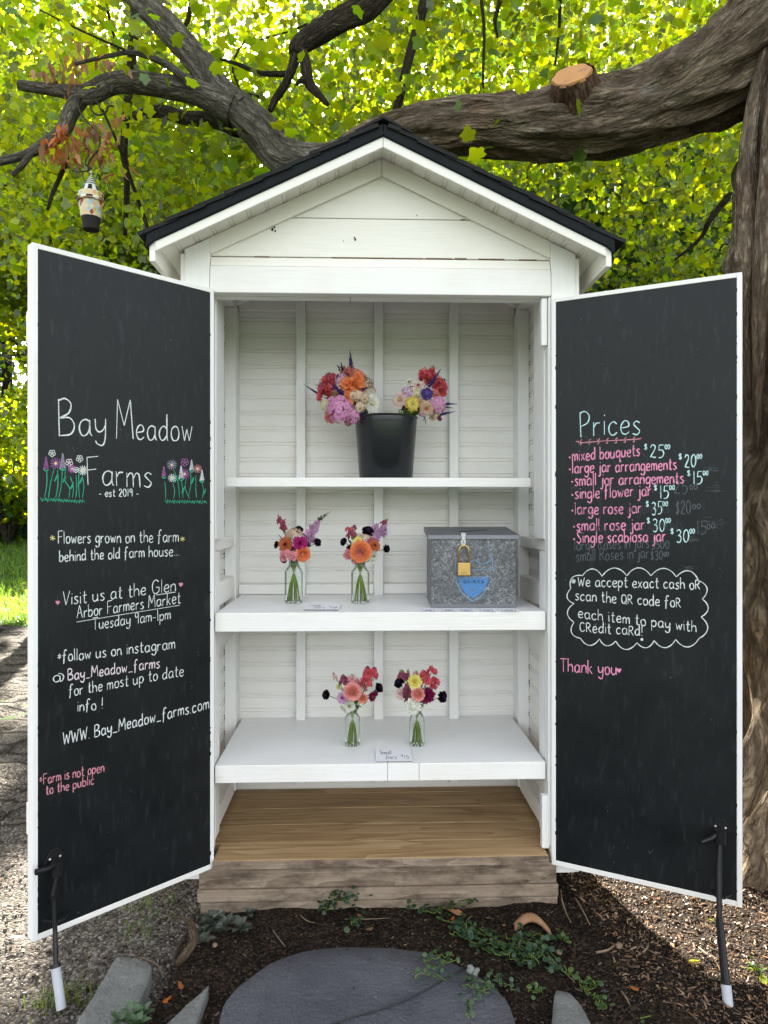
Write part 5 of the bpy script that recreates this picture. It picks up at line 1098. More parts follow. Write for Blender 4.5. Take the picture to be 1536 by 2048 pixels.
def br(name, mat, rows, n=14, amp=.07, step=.03, fr=(14, 4)):
    t = TB(); t.limb([lp(*r_) for r_ in rows], n=n, step=step, amp=amp, fr=fr, wob=.03); return t.build(name, M[mat], maple)
br('branch', 'barkg', [(480, 225, 3.5, 33), (440, 188, 3.5, 30), (410, 140, 3.5, 27), (362, 82, 3.52, 26), (312, 32, 3.55, 25), (250, -30, 3.6, 24), (150, -130, 3.7, 20)], 44, .1, .025)
br('branch', 'barkg', [(470, 218, 3.48, 30), (425, 197, 3.48, 27), (380, 180, 3.47, 24), (320, 171, 3.46, 22), (255, 163, 3.45, 20), (215, 170, 3.44, 20), (180, 188, 3.43, 20), (140, 184, 3.43, 14), (90, 177, 3.42, 11), (38, 170, 3.42, 9)], 40, .09, .022)
br('branch', 'barkg', [(165, 190, 3.44, 17), (142, 225, 3.44, 15), (125, 262, 3.44, 14), (90, 288, 3.44, 12), (45, 311, 3.44, 9), (-30, 330, 3.44, 7)], 24, .08)
br('branch', 'barkg', [(68, 297, 3.44, 8), (45, 330, 3.43, 6), (25, 352, 3.43, 4)], 12)
br('branch', 'barkg', [(385, 172, 3.4, 9), (350, 140, 3.38, 8), (305, 116, 3.36, 6.5), (260, 105, 3.34, 5), (215, 112, 3.3, 4), (150, 128, 3.3, 3)], 14)
br('branch', 'barkd', [(475, 258, 3.6, 16), (425, 240, 3.7, 15), (370, 236, 3.8, 13), (320, 222, 3.9, 12), (270, 232, 4.0, 8)], 20)
br('branch', 'barkd', [(800, -70, 3.3, 30), (735, 8, 3.3, 27), (690, 36, 3.3, 23), (630, 70, 3.3, 21), (598, 92, 3.3, 18), (592, 110, 3.3, 15)], 34, .1, .025)
br('branch', 'barkd', [(596, 95, 3.3, 13), (586, 130, 3.3, 9), (572, 165, 3.3, 8), (550, 200, 3.32, 7), (540, 222, 3.32, 5)], 16)
br('branch', 'barkd', [(602, 100, 3.3, 12), (612, 130, 3.29, 11), (618, 165, 3.28, 10), (636, 188, 3.27, 8), (656, 210, 3.26, 4)], 18)
br('branch', 'barkd', [(616, 160, 3.28, 6), (600, 162, 3.25, 4.5), (592, 170, 3.25, 3)], 10)
br('branch', 'barkd', [(575, 148, 3.3, 6), (520, 146, 3.35, 5), (480, 130, 3.4, 4), (440, 118, 3.4, 2.5)], 10)
br('branch', 'barkd', [(860, -60, 3.8, 11), (842, 30, 3.8, 9.5), (822, 100, 3.8, 9), (805, 170, 3.8, 9), (788, 245, 3.85, 8), (780, 300, 3.9, 7)], 14)
br('branch', 'barkd', [(270, -30, 4.2, 9), (268, 60, 4.2, 10), (262, 140, 4.2, 9), (254, 220, 4.2, 8), (248, 300, 4.2, 7), (254, 360, 4.2, 6), (250, 470, 4.2, 4)], 12)
br('branch', 'barkd', [(134, 310, 3.44, 6), (124, 345, 3.44, 5), (106, 385, 3.44, 4), (95, 420, 3.44, 3)], 10)
for rows in ([(205, -20, 3.9, 3), (225, 60, 3.9, 3), (240, 110, 3.9, 2)], [(300, 470, 4.0, 4), (240, 300, 4.0, 3), (205, 220, 4.0, 2)], [(960, -20, 3.6, 3.5), (968, 60, 3.6, 3), (966, 150, 3.6, 2.5), (968, 190, 3.6, 1.5)], [(1120, -20, 3.8, 4), (1118, 60, 3.8, 3), (1110, 130, 3.8, 2)], [(980, -30, 3.7, 4), (1000, -5, 3.7, 5), (990, 40, 3.7, 4), (995, 75, 3.7, 2)], [(385, -20, 3.9, 6), (376, 40, 3.9, 5), (360, 60, 3.9, 3)], [(250, 100, 3.3, 2.5), (160, 60, 3.3, 2), (80, 20, 3.3, 1.5)], [(1460, 390, 4.4, 7), (1420, 440, 4.3, 6), (1402, 475, 4.3, 4), (1350, 520, 4.2, 2)], [(525, 195, 3.9, 3), (455, 180, 3.9, 4), (430, 175, 3.9, 4)], [(660, 20, 3.9, 2.5), (600, 55, 3.9, 2), (520, 80, 3.9, 1.5)], [(480, 180, 4, 2.5), (465, 130, 4, 2), (490, 80, 4, 1.5)]): br('twig', 'barkd', rows, 8, .05, .06)
# crown: loose clumps of lobed leaves behind the limbs
def okc(C): return ~((C[:, 1] < 1.15) & (C[:, 2] < 3.4)) & ~((C[:, 0] > 1.2) & (C[:, 0] < 2.9) & (np.abs(C[:, 1] - .5) < .7)) & ~((C[:, 0] < -1) & (C[:, 2] < 1.45 + .31*(C[:, 1] + 2.4))) & ~((C[:, 0] > .45) & (C[:, 2] < 1.4 + .5*(C[:, 1] + 2.4)) & (RNG.random(len(C)) < .8))
P = clumps((-3.4, 1.3, 1.75), (4.2, 5.6, 6.2), 330, 130, .31, .6, okc)
P = np.vstack([P, clumps((-3.0, 1.25, 2.2), (2.6, 3.6, 4.6), 150, 112, .25, .6, okc), clumps((-4.6, 4.5, 4.4), (4.8, 8.5, 8.0), 330, 125, .36, .6), clumps((-1.5, 1.9, 3.2), (3.2, 4.5, 5.2), 90, 100, .26, .6)])
px_ = 768 + F*P[:, 0]/(P[:, 1] - CY); py_ = 1024 - F*(P[:, 2] - CZ)/(P[:, 1] - CY)
P = P[(P[:, 1] > 1.12) & (P[:, 2] > 1.5) & sunopen(P)]
P = P[~((np.abs(P[:, 0]) < .95) & (P[:, 1] < 1.05))]
leafmesh('crown', P, .049, M['maple'], maple, LEAF9, (1, 1, 1), .58, flat=.3)
P = clumps((-2.2, .95, 2.9), (2.2, 1.7, 4.0), 30, 26, .2, .6); P = P[sunopen(P) & (P[:, 2] > 2.75)]
leafmesh('leaf_sprays', P, .06, M['maple'], maple, LEAF9, (.8, .9, 1), .3)
for k, (px, py, d, r, nl) in enumerate(((130, 130, 3.36, 38, 40), (165, 125, 3.38, 30, 30), (220, 120, 3.3, 26, 16), (125, 265, 3.36, 18, 34), (120, 300, 3.36, 22, 46), (148, 300, 3.36, 24, 46), (200, 270, 3.36, 32, 44), (212, 310, 3.38, 26, 36), (185, 262, 3.36, 20, 18), (110, 140, 3.4, 24, 24))):
    c = np.array(at(px, py, d)); nl = int(nl*.62); q = RNG.normal(0, 1, (nl, 3)) * np.array([r, r*.6, r*.9]) * d / F * .75 + c
    leafmesh('withered_leaves', q, .06, M['deadleaf'], maple, LEAFD, (1.15, .75, .55) if k in (3, 4) else (.9, .85, .8), .4, droop=4, flat=.1, warmv=.1)

# trees of the woods behind, each with its own trunk and crown
def rise(y): return -.05 + min(1.25, .085*max(0, y - 8.5))
def wood_tree(x, y, h, r, label, mat='maple', tone=(1,1,1), ncl=130, per=42, size=.24, zlo=.25, lean=0, conifer=False, group='trees in the woods behind the hut'):
    root = thing('forest_tree' if not conifer else 'conifer_tree', label, 'tree', (x, y, rise(y)), 0, group)
    t = TB(); tr = .06 + .014*h; rows = [((x, y, rise(y) - .1), tr*1.5), ((x + lean*.1, y, h*.12), tr), ((x + lean*.5, y + .1, h*.45), tr*.7), ((x + lean*.9, y, h*.8), tr*.35), ((x + lean, y, h*.97), tr*.1)]
    t.limb(rows, n=20, step=.3, amp=.08)
    for k in range(9):
        z = h*random.uniform(zlo + .05, .85); a = random.uniform(0, 6.28); L = r*random.uniform(.55, .9)*(1 if not conifer else (1.05 - z/h)); q = Vector((x + lean*z/h, y, z)); e = q + Vector((math.cos(a)*L, math.sin(a)*L, L*random.uniform(.15, .6) if not conifer else -.1*L))
        if not sunopen(np.array([tuple(q), tuple(q.lerp(e, .5)), tuple(e), tuple(q.lerp(e, .25)), tuple(q.lerp(e, .75))])).all(): continue
        t.limb([(q, tr*.35), (q.lerp(e, .5) + Vector((0,0,.1*L)), tr*.22), (e, tr*.06)], n=8, step=.4)
    t.build('trunk', M['barkd'], root)
    if conifer:
        C = []
        for k in range(ncl): f = random.random()**.7; z = h*(zlo + (1 - zlo)*(1 - f)); rr = r*(.12 + f)*random.uniform(.35, 1); a = random.uniform(0, 6.28); C.append((x + rr*math.cos(a), y + rr*math.sin(a), z - .12*rr))
        P = np.repeat(np.array(C), per, axis=0) + RNG.normal(0, 1, (ncl*per, 3))*np.array([.3, .3, .12])
    else: P = crown_points((x + lean*.7, y, h*(1 + zlo)/2), r, r*.85, h*(1 - zlo)/2, ncl, per, .13*r + .12)
    P = P[sunopen(P) & (P[:, 2] > .15)]
    leafmesh('crown', P, size, M[mat], root, LEAF9 if size < .13 else LEAF5, tone, .5, flat=.28)
    return root
wood_tree(-4.5, 8.0, 6.8, 2.5, 'sunlit yellow green forest tree at the upper left behind the hanging birdhouse', tone=(1.05, 1, 1), size=.088, ncl=190, per=140, zlo=.62)
wood_tree(-3.0, 9.9, 6.8, 2.9, 'sunlit forest tree rising behind the left slope of the hut roof', tone=(1, 1, 1), size=.088, ncl=210, per=140, zlo=.15)
wood_tree(1.2, 9.8, 7.0, 2.9, 'sunlit forest tree rising behind the peak and saw cut stub', tone=(1.05, 1, .9), size=.088, ncl=210, per=140, zlo=.2)
wood_tree(4.6, 9.2, 7.2, 2.6, 'forest tree glowing under the right end of the heavy limb', tone=(1, 1, 1), size=.088, ncl=180, per=140, zlo=.3)
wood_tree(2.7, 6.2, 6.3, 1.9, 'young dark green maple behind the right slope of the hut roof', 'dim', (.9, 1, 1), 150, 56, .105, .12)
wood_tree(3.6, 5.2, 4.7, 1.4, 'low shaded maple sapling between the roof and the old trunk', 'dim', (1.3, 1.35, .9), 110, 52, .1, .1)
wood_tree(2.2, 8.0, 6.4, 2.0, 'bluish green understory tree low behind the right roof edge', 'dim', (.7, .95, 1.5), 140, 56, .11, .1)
wood_tree(-9.0, 16.8, 10.5, 2.4, 'tall dark conifer at the far left edge behind the lawn', 'conifer', (1, 1, 1), 200, 40, .2, .08, conifer=True)
wood_tree(-12.2, 20.5, 12, 3.0, 'dark conifer farther back beyond the left lawn', 'conifer', (.9, .95, 1), 200, 40, .22, .06, conifer=True)
wood_tree(-5.2, 14.5, 10.5, 2.4, 'grey green conifer hidden behind the farm name door and birdhouse', 'conifer', (1.1, 1.2, 1.5), 200, 40, .22, .1, conifer=True)
wood_tree(-10.5, 12.0, 12, 3.4, 'broad forest tree spreading in from the left edge of the photo', tone=(.95, 1, 1), size=.2, ncl=170, zlo=.52)
wood_tree(8.4, 13.5, 12.5, 3.4, 'tall forest tree behind the old trunk at the right edge', tone=(.9, 1, 1), size=.26, ncl=150, zlo=.2)
BX, BY, BZ = -9.3, 15.2, rise(15.2)
bush = thing('shrub', 'bright yellow green shrub at the left edge of the lawn', 'shrub', (BX, BY, BZ))
t = TB()
for k in range(7): a = random.uniform(0, 6.28); t.limb([((BX, BY, BZ), .05), ((BX + .5*math.cos(a), BY + .5*math.sin(a), BZ + 1.2), .03), ((BX + 1.2*math.cos(a), BY + 1.2*math.sin(a), BZ + 2.6), .008)], n=8, step=.2)
t.build('stem', M['barkd'], bush)
P = crown_points((BX, BY, BZ + 2.0), 1.6, 1.4, 1.5, 120, 40, .25); P = P[P[:, 2] > BZ + .5]; leafmesh('foliage', P, .15, M['maple'], bush, LEAF5, (1, 1, 1), .3)
P = RNG.uniform((-26, 19, 0), (26, 27, 1), (900, 3)); P[:, 2] = RNG.uniform(0, 1, 900)**1.8 * 16 + .8
P = np.repeat(P, 17, axis=0) + RNG.normal(0, .8, (900*17, 3)); P = P[sunopen(P) & (P[:, 2] > 0)]
E = RNG.uniform((1.5, 20, 0), (26, 27, 1), (620, 3)); E[300:, 0] = RNG.uniform(-27, -11.5, 320); E[:, 2] = RNG.uniform(.2, 1, 620)*21
E = np.repeat(E, 20, axis=0) + RNG.normal(0, .8, (620*20, 3)); P = np.vstack([P, E[sunopen(E)]])
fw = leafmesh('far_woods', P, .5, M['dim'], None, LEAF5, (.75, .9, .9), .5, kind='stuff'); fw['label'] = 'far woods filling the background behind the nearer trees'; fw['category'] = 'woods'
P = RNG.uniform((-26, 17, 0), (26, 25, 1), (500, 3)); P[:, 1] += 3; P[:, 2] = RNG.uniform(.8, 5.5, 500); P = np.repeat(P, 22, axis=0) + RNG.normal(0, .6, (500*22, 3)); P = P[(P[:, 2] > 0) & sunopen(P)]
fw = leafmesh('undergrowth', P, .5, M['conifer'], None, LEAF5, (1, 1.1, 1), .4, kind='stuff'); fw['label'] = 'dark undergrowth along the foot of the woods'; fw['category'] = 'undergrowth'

# hanging birdhouse on its scrolled hook
hd = 3.36; hk = thing('scroll_hook', 'black wrought iron scroll hook hung over the left branch', 'hook', at(172, 200, hd))
b = MB()
for pts, w in (([(152, 176, .07), (157, 205, .0), (160, 222, 0), (170, 238, 0), (182, 252, 0), (195, 265, 0), (200, 280, 0), (196, 300, 0), (184, 315, 0), (176, 330, 0), (177, 340, 0)], .0042), ([(216, 196, .07), (217, 212, .0), (212, 224, 0), (200, 230, 0), (188, 226, 0), (181, 215, 0), (185, 205, 0), (195, 206, 0), (202, 220, 0)], .0042), ([(184, 338, 0), (172, 330, 0), (172, 318, 0), (178, 310, 0), (176, 298, 0), (170, 297, 0)], .003), ([(143, 340, 0), (155, 344, 0), (172, 342, 0), (181, 339, 0)], .003), ([(164, 344, 0), (166, 356, 0), (170, 362, 0)], .002), ([(195, 344, 0), (193, 356, 0), (190, 362, 0)], .002)):
    b.tube(crom([at(x, y, hd) + Vector((0, e, 0)) for x, y, e in pts], 6), w, 8)
b.build('iron_scroll', M['iron'], hk, world=True, smooth=True)
k = hd / F; base = at(182, 452, hd); bh = thing('birdhouse', 'hanging birdhouse with striped pointed roof and harlequin diamonds under the left branch', 'birdhouse', base)
Z = lambda py: (452 - py) * k
b = MB(); n = 14; rings = [(390 + 4.2*i, 0) for i in range(12)]
def brad(py): f = (py - 388) / 62; return (23.5 - 7.0*f - 1.5*math.sin(math.pi*f)*-1) * k
vs = []; fs = []; ms = []; pal = [1, 0, 2, 0, 3, 0, 1, 0, 4, 0]
rows = 9; 
for i in range(rows + 1):
    py = 387 + (436 - 387) * i / rows
    for j in range(n): q_ = 2*math.pi*(j + .5*(i % 2))/n; vs.append((brad(py)*math.cos(q_), brad(py)*math.sin(q_), Z(py)))
rr = random.Random(5)
for i in range(1, rows):
    for j in range(n):
        if i % 2: a_ = ((i-1)*n + j, i*n + j, (i+1)*n + j, i*n + (j-1) % n); a_ = ((i-1)*n + (j+1) % n, i*n + j, (i+1)*n + (j+1) % n, i*n + (j+1) % n) if 0 else ((i-1)*n + j, i*n + j, (i+1)*n + j, i*n + (j-1) % n)
        else: a_ = ((i-1)*n + j, i*n + (j+1) % n, (i+1)*n + j, i*n + j)
        fs.append(a_); ms.append(rr.choice([0, 0, 0, 0, 1, 2, 3, 0, 4]))
o = len(b.v); b.v.extend(vs); b.f.extend(fs); b.m.extend(ms)
for j in range(n):
    b.f.append((j, (j + 1) % n, n + j)); b.m.append(0)
    i = rows; lo = i*n; up = (i-1)*n
    b.f.append((lo + j, lo + (j+1) % n, up + ((j+1) % n if i % 2 else (j+1) % n))); b.m.append(0)
hcol = [m_plain('birdhouse_cream', (.62,.52,.33), .5, .25, 40), m_plain('birdhouse_red', (.3,.03,.02), .5, .25, 40), m_plain('birdhouse_blue', (.34,.46,.5), .5, .25, 40), m_plain('birdhouse_peach', (.6,.36,.16), .5, .25, 40), m_plain('birdhouse_gold', (.5,.34,.08), .5, .25, 40)]
b.build('birdhouse_body', hcol, bh)
b = MB(); b.lathe([(0, Z(460)), (15.8*k, Z(460)), (16.6*k, Z(450)), (17.8*k, Z(440)), (18.4*k, Z(435))], n); b.build('birdhouse_base', M['dark'], bh)
b = MB(); n2 = 12; vs = []; 
for (rr_, py) in ((27, 404), (25, 402), (12.5, 373)):
    for j in range(n2 * 2): q_ = 2*math.pi*j/(n2*2); w_ = 2.2 if (py == 404 and j % 2) else 0; vs.append((rr_*k*math.cos(q_), rr_*k*math.sin(q_), Z(py + w_)))
N2 = n2*2
for i in range(2):
    for j in range(N2): b.f.append((i*N2 + j, i*N2 + (j+1) % N2, (i+1)*N2 + (j+1) % N2, (i+1)*N2 + j)); b.m.append((j // 2) % 2)
b.v.extend(vs); hw_ = m_plain('birdhouse_white', (.62,.64,.6), .5, .15, 40)
b.build('striped_roof', [hw_, M['dark']], bh)
b = MB(); pr = [(26*k, Z(405)), (27.2*k, Z(403.5)), (26*k, Z(402.5))]; b.lathe(pr, 24); b.build('roof_edge', hcol[3], bh)
b = MB()
for i in range(9): py = 373 - i*2.6; r0_ = (12.8 - i*1.35)*k; b.lathe([(r0_*.93, Z(py)), (r0_, Z(py - 1)), (r0_*.9, Z(py - 2.6))], 20, i % 2)
b.ball((0, 0, Z(345)), 2.6*k, 8); b.build('finial', [hw_, M['iron']], bh, smooth=True)
for sg in (-1, 1): b = MB(); b.prism([(sg*20*k, Z(399)), (sg*26*k, Z(404)), (sg*25*k, Z(412)), (sg*19*k, Z(415))], lambda x, y, h: (x, h, y), -.006, .006); b.build('side_wing', hcol[4], bh)

# ---------------------------------------------------------------- ground
def nz(x, y, s_): return noise.noise(Vector((x*s_, y*s_, 3.7)))
def bedmask(x, y):                                     # 1 inside the mulch bed
    e = 1.0; lim = -.735 + .1*nz(x, y, 1.4)
    if y > .0: lim = max(lim, -.6)
    d = x - lim; return max(0, min(1, d/.12))
def grid(name, x0, x1, y0, y1, st, fz, mat, label=None):
    nx, ny = int((x1-x0)/st) + 1, int((y1-y0)/st) + 1; vs = [(x0 + i*st, y0 + j*st, fz(x0 + i*st, y0 + j*st)) for j in range(ny) for i in range(nx)]
    b = MB(); b.add(vs, [(j*nx + i, j*nx + i + 1, (j+1)*nx + i + 1, (j+1)*nx + i) for j in range(ny-1) for i in range(nx-1)]); o = b.build(name, mat, smooth=True, recalc=False); return struct(o)
def m_ground(name, c0, c1, c2, s1=9, s2=60, bstr=.8, dist=.02, vor=0, vcol=(.3,.28,.25)):
    t = NT(name); co = t.coords(); n = t.noise(co, s1, 8, .65); n2 = t.noise(co, s2, 5, .7)
    f = t.math('ADD', t.math('MULTIPLY', n, .5), t.math('MULTIPLY', n2, .5)); c = t.ramp(f, [(.36, c0), (.5, c1), (.66, c2)]); h = n2
    if vor:
        v = t.new('TexVoronoi', feature='F1'); v.inputs['Scale'].default_value = vor; t.link(co, v.inputs['Vector'])
        wn_ = t.new('TexWhiteNoise'); t.link(v.outputs['Position'], wn_.inputs['Vector']); c = t.mix(t.ramp(wn_.outputs['Value'], [(.55, (0,0,0)), (1, (.9,)*3)]), c, vcol); h = t.math('SUBTRACT', n2, v.outputs['Distance'])
    return t.fin(c, .95, t.bump(h, bstr, dist), .12)
lawnm = m_ground('lawn_soil', (.03,.06,.012), (.05,.1,.018), (.07,.13,.025)); drivem = m_ground('gravel_drive_surface', (.085,.078,.07), (.17,.158,.145), (.3,.28,.26), 3, 70, 1.0, .03, 85, (.33,.31,.29))
mulchm = m_ground('dark_mulch', (.008,.006,.004), (.022,.015,.011), (.06,.04,.028), 12, 90, 1.0, .03, 120, (.1,.065,.04))
b = MB(); b.add([(-120, -60, -.05), (120, -60, -.05), (120, 160, -.05), (-120, 160, -.05)], [(0,1,2,3)]); b = MB(); ys = [-60, 0, 6, 8.5, 10, 12, 14, 17, 20, 24, 30, 60, 160]; b.add([(x, y, rise(y)) for y in ys for x in (-120, 120)], [(2*i, 2*i+1, 2*i+3, 2*i+2) for i in range(len(ys)-1)]); struct(b.build('lawn', lawnm, recalc=False))
def drz(x, y): 
    e = min(1, max(0, (6.35 + .25*nz(x, y, .9) - y)/.3)); k = abs(nz(x, y, 2.1)); k2 = abs(noise.noise(Vector((x*1.6 + 9, y*4.2, 1)))); return -.02 - .09*(1 - e) + .012*nz(x, y, 7) + .006*nz(x, y, 25) - .035*max(0, 1 - k2*7)*(1 if y > .3 else .3) 
def m_drive():
    t = NT('cracked_old_paving'); co = t.coords(); n = t.noise(co, 3, 8, .65); n2 = t.noise(co, 75, 5, .7)
    nn = t.new('TexNoise'); nn.inputs['Scale'].default_value = 2.2; t.link(co, nn.inputs['Vector']); ad = t.new('VectorMath', operation='MULTIPLY_ADD'); t.link(nn.outputs['Color'], ad.inputs[0]); ad.inputs[1].default_value = (.35,.2,0); t.link(co, ad.inputs[2])
    mp = t.new('Mapping'); mp.inputs['Scale'].default_value = (2.6, 6.5, 1); t.link(ad.outputs[0], mp.inputs[0])
    v = t.new('TexVoronoi', feature='DISTANCE_TO_EDGE', voronoi_dimensions='2D'); v.inputs['Scale'].default_value = 1; t.link(mp.outputs[0], v.inputs['Vector']); e = t.ramp(v.outputs['Distance'], [(0, (0,0,0)), (.15, (1,1,1))])
    c = t.ramp(t.math('ADD', t.math('MULTIPLY', n, .45), t.math('MULTIPLY', n2, .55)), [(.36, (.05,.042,.035)), (.5, (.115,.1,.085)), (.64, (.2,.175,.15))])
    pv = t.new('TexVoronoi', feature='F1'); pv.inputs['Scale'].default_value = 110; t.link(co, pv.inputs['Vector']); pw = t.new('TexWhiteNoise'); t.link(pv.outputs['Position'], pw.inputs['Vector']); c = t.mix(t.ramp(pw.outputs['Value'], [(.3, (.55,)*3), (.5, (0,0,0)), (1, (.8,)*3)]), c, t.ramp(pw.outputs['Value'], [(.4, (.045,.037,.03)), (.6, (.22,.195,.17)), (1, (.33,.3,.27))]))
    sx = t.new('SeparateXYZ'); t.link(co, sx.inputs[0]); mask = t.ramp(t.math('ADD', t.math('MULTIPLY', sx.outputs['Y'], .8), t.math('MULTIPLY', t.noise(co, 3, 3), .5)), [(.45, (0,0,0)), (.75, (1,1,1))]); c = t.mix(t.math('MULTIPLY', mask, t.math('SUBTRACT', 1.0, e)), c, (.035,.03,.024))
    return t.fin(c, .95, t.bump(t.math('SUBTRACT', t.math('ADD', t.math('MULTIPLY', n2, .45), t.math('MULTIPLY', mask, e)), t.math('MULTIPLY', pv.outputs['Distance'], .5)), 1.0, .03), .1)
grid('driveway', -7.0, .0, -1.4, 6.9, .045, drz, m_drive())
grid('gravel_yard', -8, 8, -9, -1.35, .3, lambda x, y: -.03 + .01*nz(x, y, 3), drivem)
def muz(x, y):
    m = bedmask(x, y); hump = .10*math.exp(-((x - 1.75)**2 + (y - .2)**2)/.3); return -.075*(1 - m) + m*(.004 + .018*nz(x, y, 3) + .012*nz(x, y, 9) + .007*nz(x, y, 28) + hump) 
grid('mulch_bed', -1.1, 4.2, -1.35, 1.6, .022, muz, mulchm)
def gz(x, y): return max(muz(x, y), drz(x, y)) if x < 0 else muz(x, y)
def scatter(name, label, N, xr, yr, szr, mat, cols, inside, thick=.25, zoff=0, elong=1.6, cat='mulch'):
    V = []; Fc = []; C = []
    for i in range(N):
        x, y = random.uniform(*xr), random.uniform(*yr)
        if not inside(x, y): continue
        s_ = random.uniform(*szr) * (random.random()**1.4 + .3); m = T((x, y, gz(x, y) + zoff + s_*.15)) @ Matrix.Rotation(random.uniform(0, 6.28), 4, 'Z') @ Matrix.Rotation(random.gauss(0, .35), 4, 'X') @ Matrix.Rotation(random.gauss(0, .35), 4, 'Y')
        a, bq, h = s_*random.uniform(.6, elong), s_*random.uniform(.35, .7), s_*thick; o = len(V)
        for (px, py, pz) in ((-1,-.7,-1),(.8,-1,-1),(1,.8,-1),(-.7,1,-1),(-.8,-.5,1),(.6,-.8,1),(.8,.6,1),(-.5,.8,1)): V.append(tuple(m @ Vector((px*a*random.uniform(.7,1.1), py*bq*random.uniform(.7,1.1), pz*h))))
        Fc += [tuple(o + k for k in f) for f in ((4,5,6,7),(0,1,5,4),(1,2,6,5),(2,3,7,6),(3,0,4,7))]; c = random.choice(cols); g = random.uniform(.7, 1.3); C += [(c[0]*g, c[1]*g, c[2]*g, 1)]*8
    b = MB(); b.v = V; b.f = Fc; b.m = [0]*len(Fc); o = b.build(name, mat, recalc=True, col=C); o['kind'] = 'stuff'; o['label'] = label; o['category'] = cat; return o
inm = lambda x, y: bedmask(x, y) > .35 and not (abs(x) < .6 and y > -.03)
scatter('mulch_chips', 'loose dark bark chips covering the planting bed', 17000, (-.95, 1.9), (-.75, .5), (.0025, .006), M['chipm'], [(.03,.019,.012), (.045,.028,.018), (.075,.046,.028), (.02,.013,.009), (.11,.065,.036), (.035,.022,.014)], inm, .22, 0, 1.9)
scatter('mulch_chips', 'loose pale wood flecks sprinkled over the planting bed', 800, (-.95, 1.9), (-.75, .5), (.003, .007), M['chipm'], [(.3,.21,.13), (.22,.13,.07), (.36,.29,.22), (.2,.09,.05)], inm, .2, .003, 1.5)
scatter('sun_toned_bark_litter', 'coarse bark litter with sunlight painted into its pale colours beside the old trunk', 9000, (.66, 1.75), (-.62, .45), (.0025, .006), M['chipm'], [(.34,.21,.12), (.45,.3,.18), (.22,.13,.075), (.13,.075,.045), (.42,.22,.11)], lambda x, y: abs((x - .95) - (-(y + .1)*.35)) < .33 + .1*nz(x, y, 5), .2, .002, 2.8)  # pale warm chip colours strengthen the sun patch along this strip
scatter('soil_crumbs', 'dark soil crumbs straying from the bed over the gravel edge', 5200, (-1.25, -.6), (-.75, .35), (.003, .008), M['chipm'], [(.05,.034,.023), (.08,.054,.037), (.035,.024,.017), (.12,.085,.06)], lambda x, y: random.random() < math.exp(-max(0, -.7 - x)*5) and not (x > -.6 and y > -.03), .35, .001, 1.5, 'soil')
scatter('gravel', 'pale gravel stones of the driveway beside the bed', 9000, (-1.9, -.5), (-1.0, 1.4), (.003, .0075), M['chipm'], [(.26,.225,.19), (.34,.3,.26), (.17,.14,.12), (.4,.36,.32), (.22,.155,.11)], lambda x, y: bedmask(x, y) < .6, .6, 0, 1.1, 'gravel')
# grass
N = 16000; dd_ = RNG.uniform(8.6, 21, N); P = np.column_stack([-dd_*RNG.uniform(.40, .62, N), dd_ + CY, np.array([rise(q + CY) for q in dd_])])
blade = np.array([(0,.4,0),(-.06,0,0),(.06,0,0),(.045,.5,0),(0,1,0),(-.045,.5,0)])
g = leafmesh('grass', P, .11, M['grassm'], None, blade, (1, 1, 1), .3, droop=-3, flat=.15, kind='stuff'); g['label'] = 'green lawn grass beyond the driveway'; g['category'] = 'grass'
# grass: blades need to stand, so tip direction is up
def tuft(px, py, label, n, s_, spread):
    c = onz(px, py, 0.0); b = MB(); root_z = gz(c.x, c.y)
    for i in range(int(n*.55)):
        x, y = c.x + random.gauss(0, spread), c.y + random.gauss(0, spread); z = gz(x, y) - .002; a = random.uniform(0, 6.28); L = s_*random.uniform(.5, 1.2); d = Vector((math.cos(a), math.sin(a), 0)); w = Vector((-d.y, d.x, 0))*.0016
        p0, p1, p2 = Vector((x, y, z)), Vector((x, y, z)) + d*L*.3 + Vector((0,0,L*.7)), Vector((x, y, z)) + d*L*.8 + Vector((0,0,L*.85))
        b.add([p0 - w, p0 + w, p1 + w*.8, p1 - w*.8, p2], [(0,1,2,3), (3,2,4)])
    cl = [(.8, random.uniform(.55, .75), .8, 1)]*len(b.v); return tag(b.build('weed_tuft', M['grassm'], recalc=False, loc=(c.x, c.y, root_z), col=cl), label, 'weeds', 'weed tufts in the gravel')
tuft(300, 1805, 'sparse grass tuft under the farm name door corner', 110, .035, .05); tuft(270, 1850, 'faint green weeds in front of the door bottom edge', 70, .03, .04); tuft(140, 1985, 'thin grass tuft right beside the left grey pipe', 130, .05, .035); tuft(90, 1990, 'grassy weeds left of the left grey pipe', 70, .04, .03)

# flagstones
def m_slate(name, c0, c1, sc=6, fleck=.0):
    t = NT(name); co = t.coords(); n = t.noise(co, sc, 7, .6); n2 = t.noise(co, 90, 4, .6); c = t.mix(t.ramp(n, [(.35, (0,0,0)), (.65, (1,1,1))]), c0, c1)
    n3 = t.noise(t.coords((1, 2.5, 1)), 22, 4, .75, 1.5); c = t.mix(t.ramp(n3, [(.66, (0,0,0)), (.74, (.55,)*3)]), c, (.3,.3,.3)); n4 = t.noise(co, 2.2, 5, .7); c = t.mix(t.ramp(n4, [(.5, (0,0,0)), (.7, (.45,)*3)]), c, (.055,.045,.038)); n5 = t.noise(co, 170, 2, .5); c = t.mix(t.ramp(n5, [(.72, (0,0,0)), (.76, (.7,)*3)]), c, (.4,.4,.4))
    return t.fin(c, t.ramp(n, [(.3, (.5,)*3), (.7, (.68,)*3)]), t.bump(t.math('ADD', t.math('MULTIPLY', n2, .5), n), .9, .018), .3)
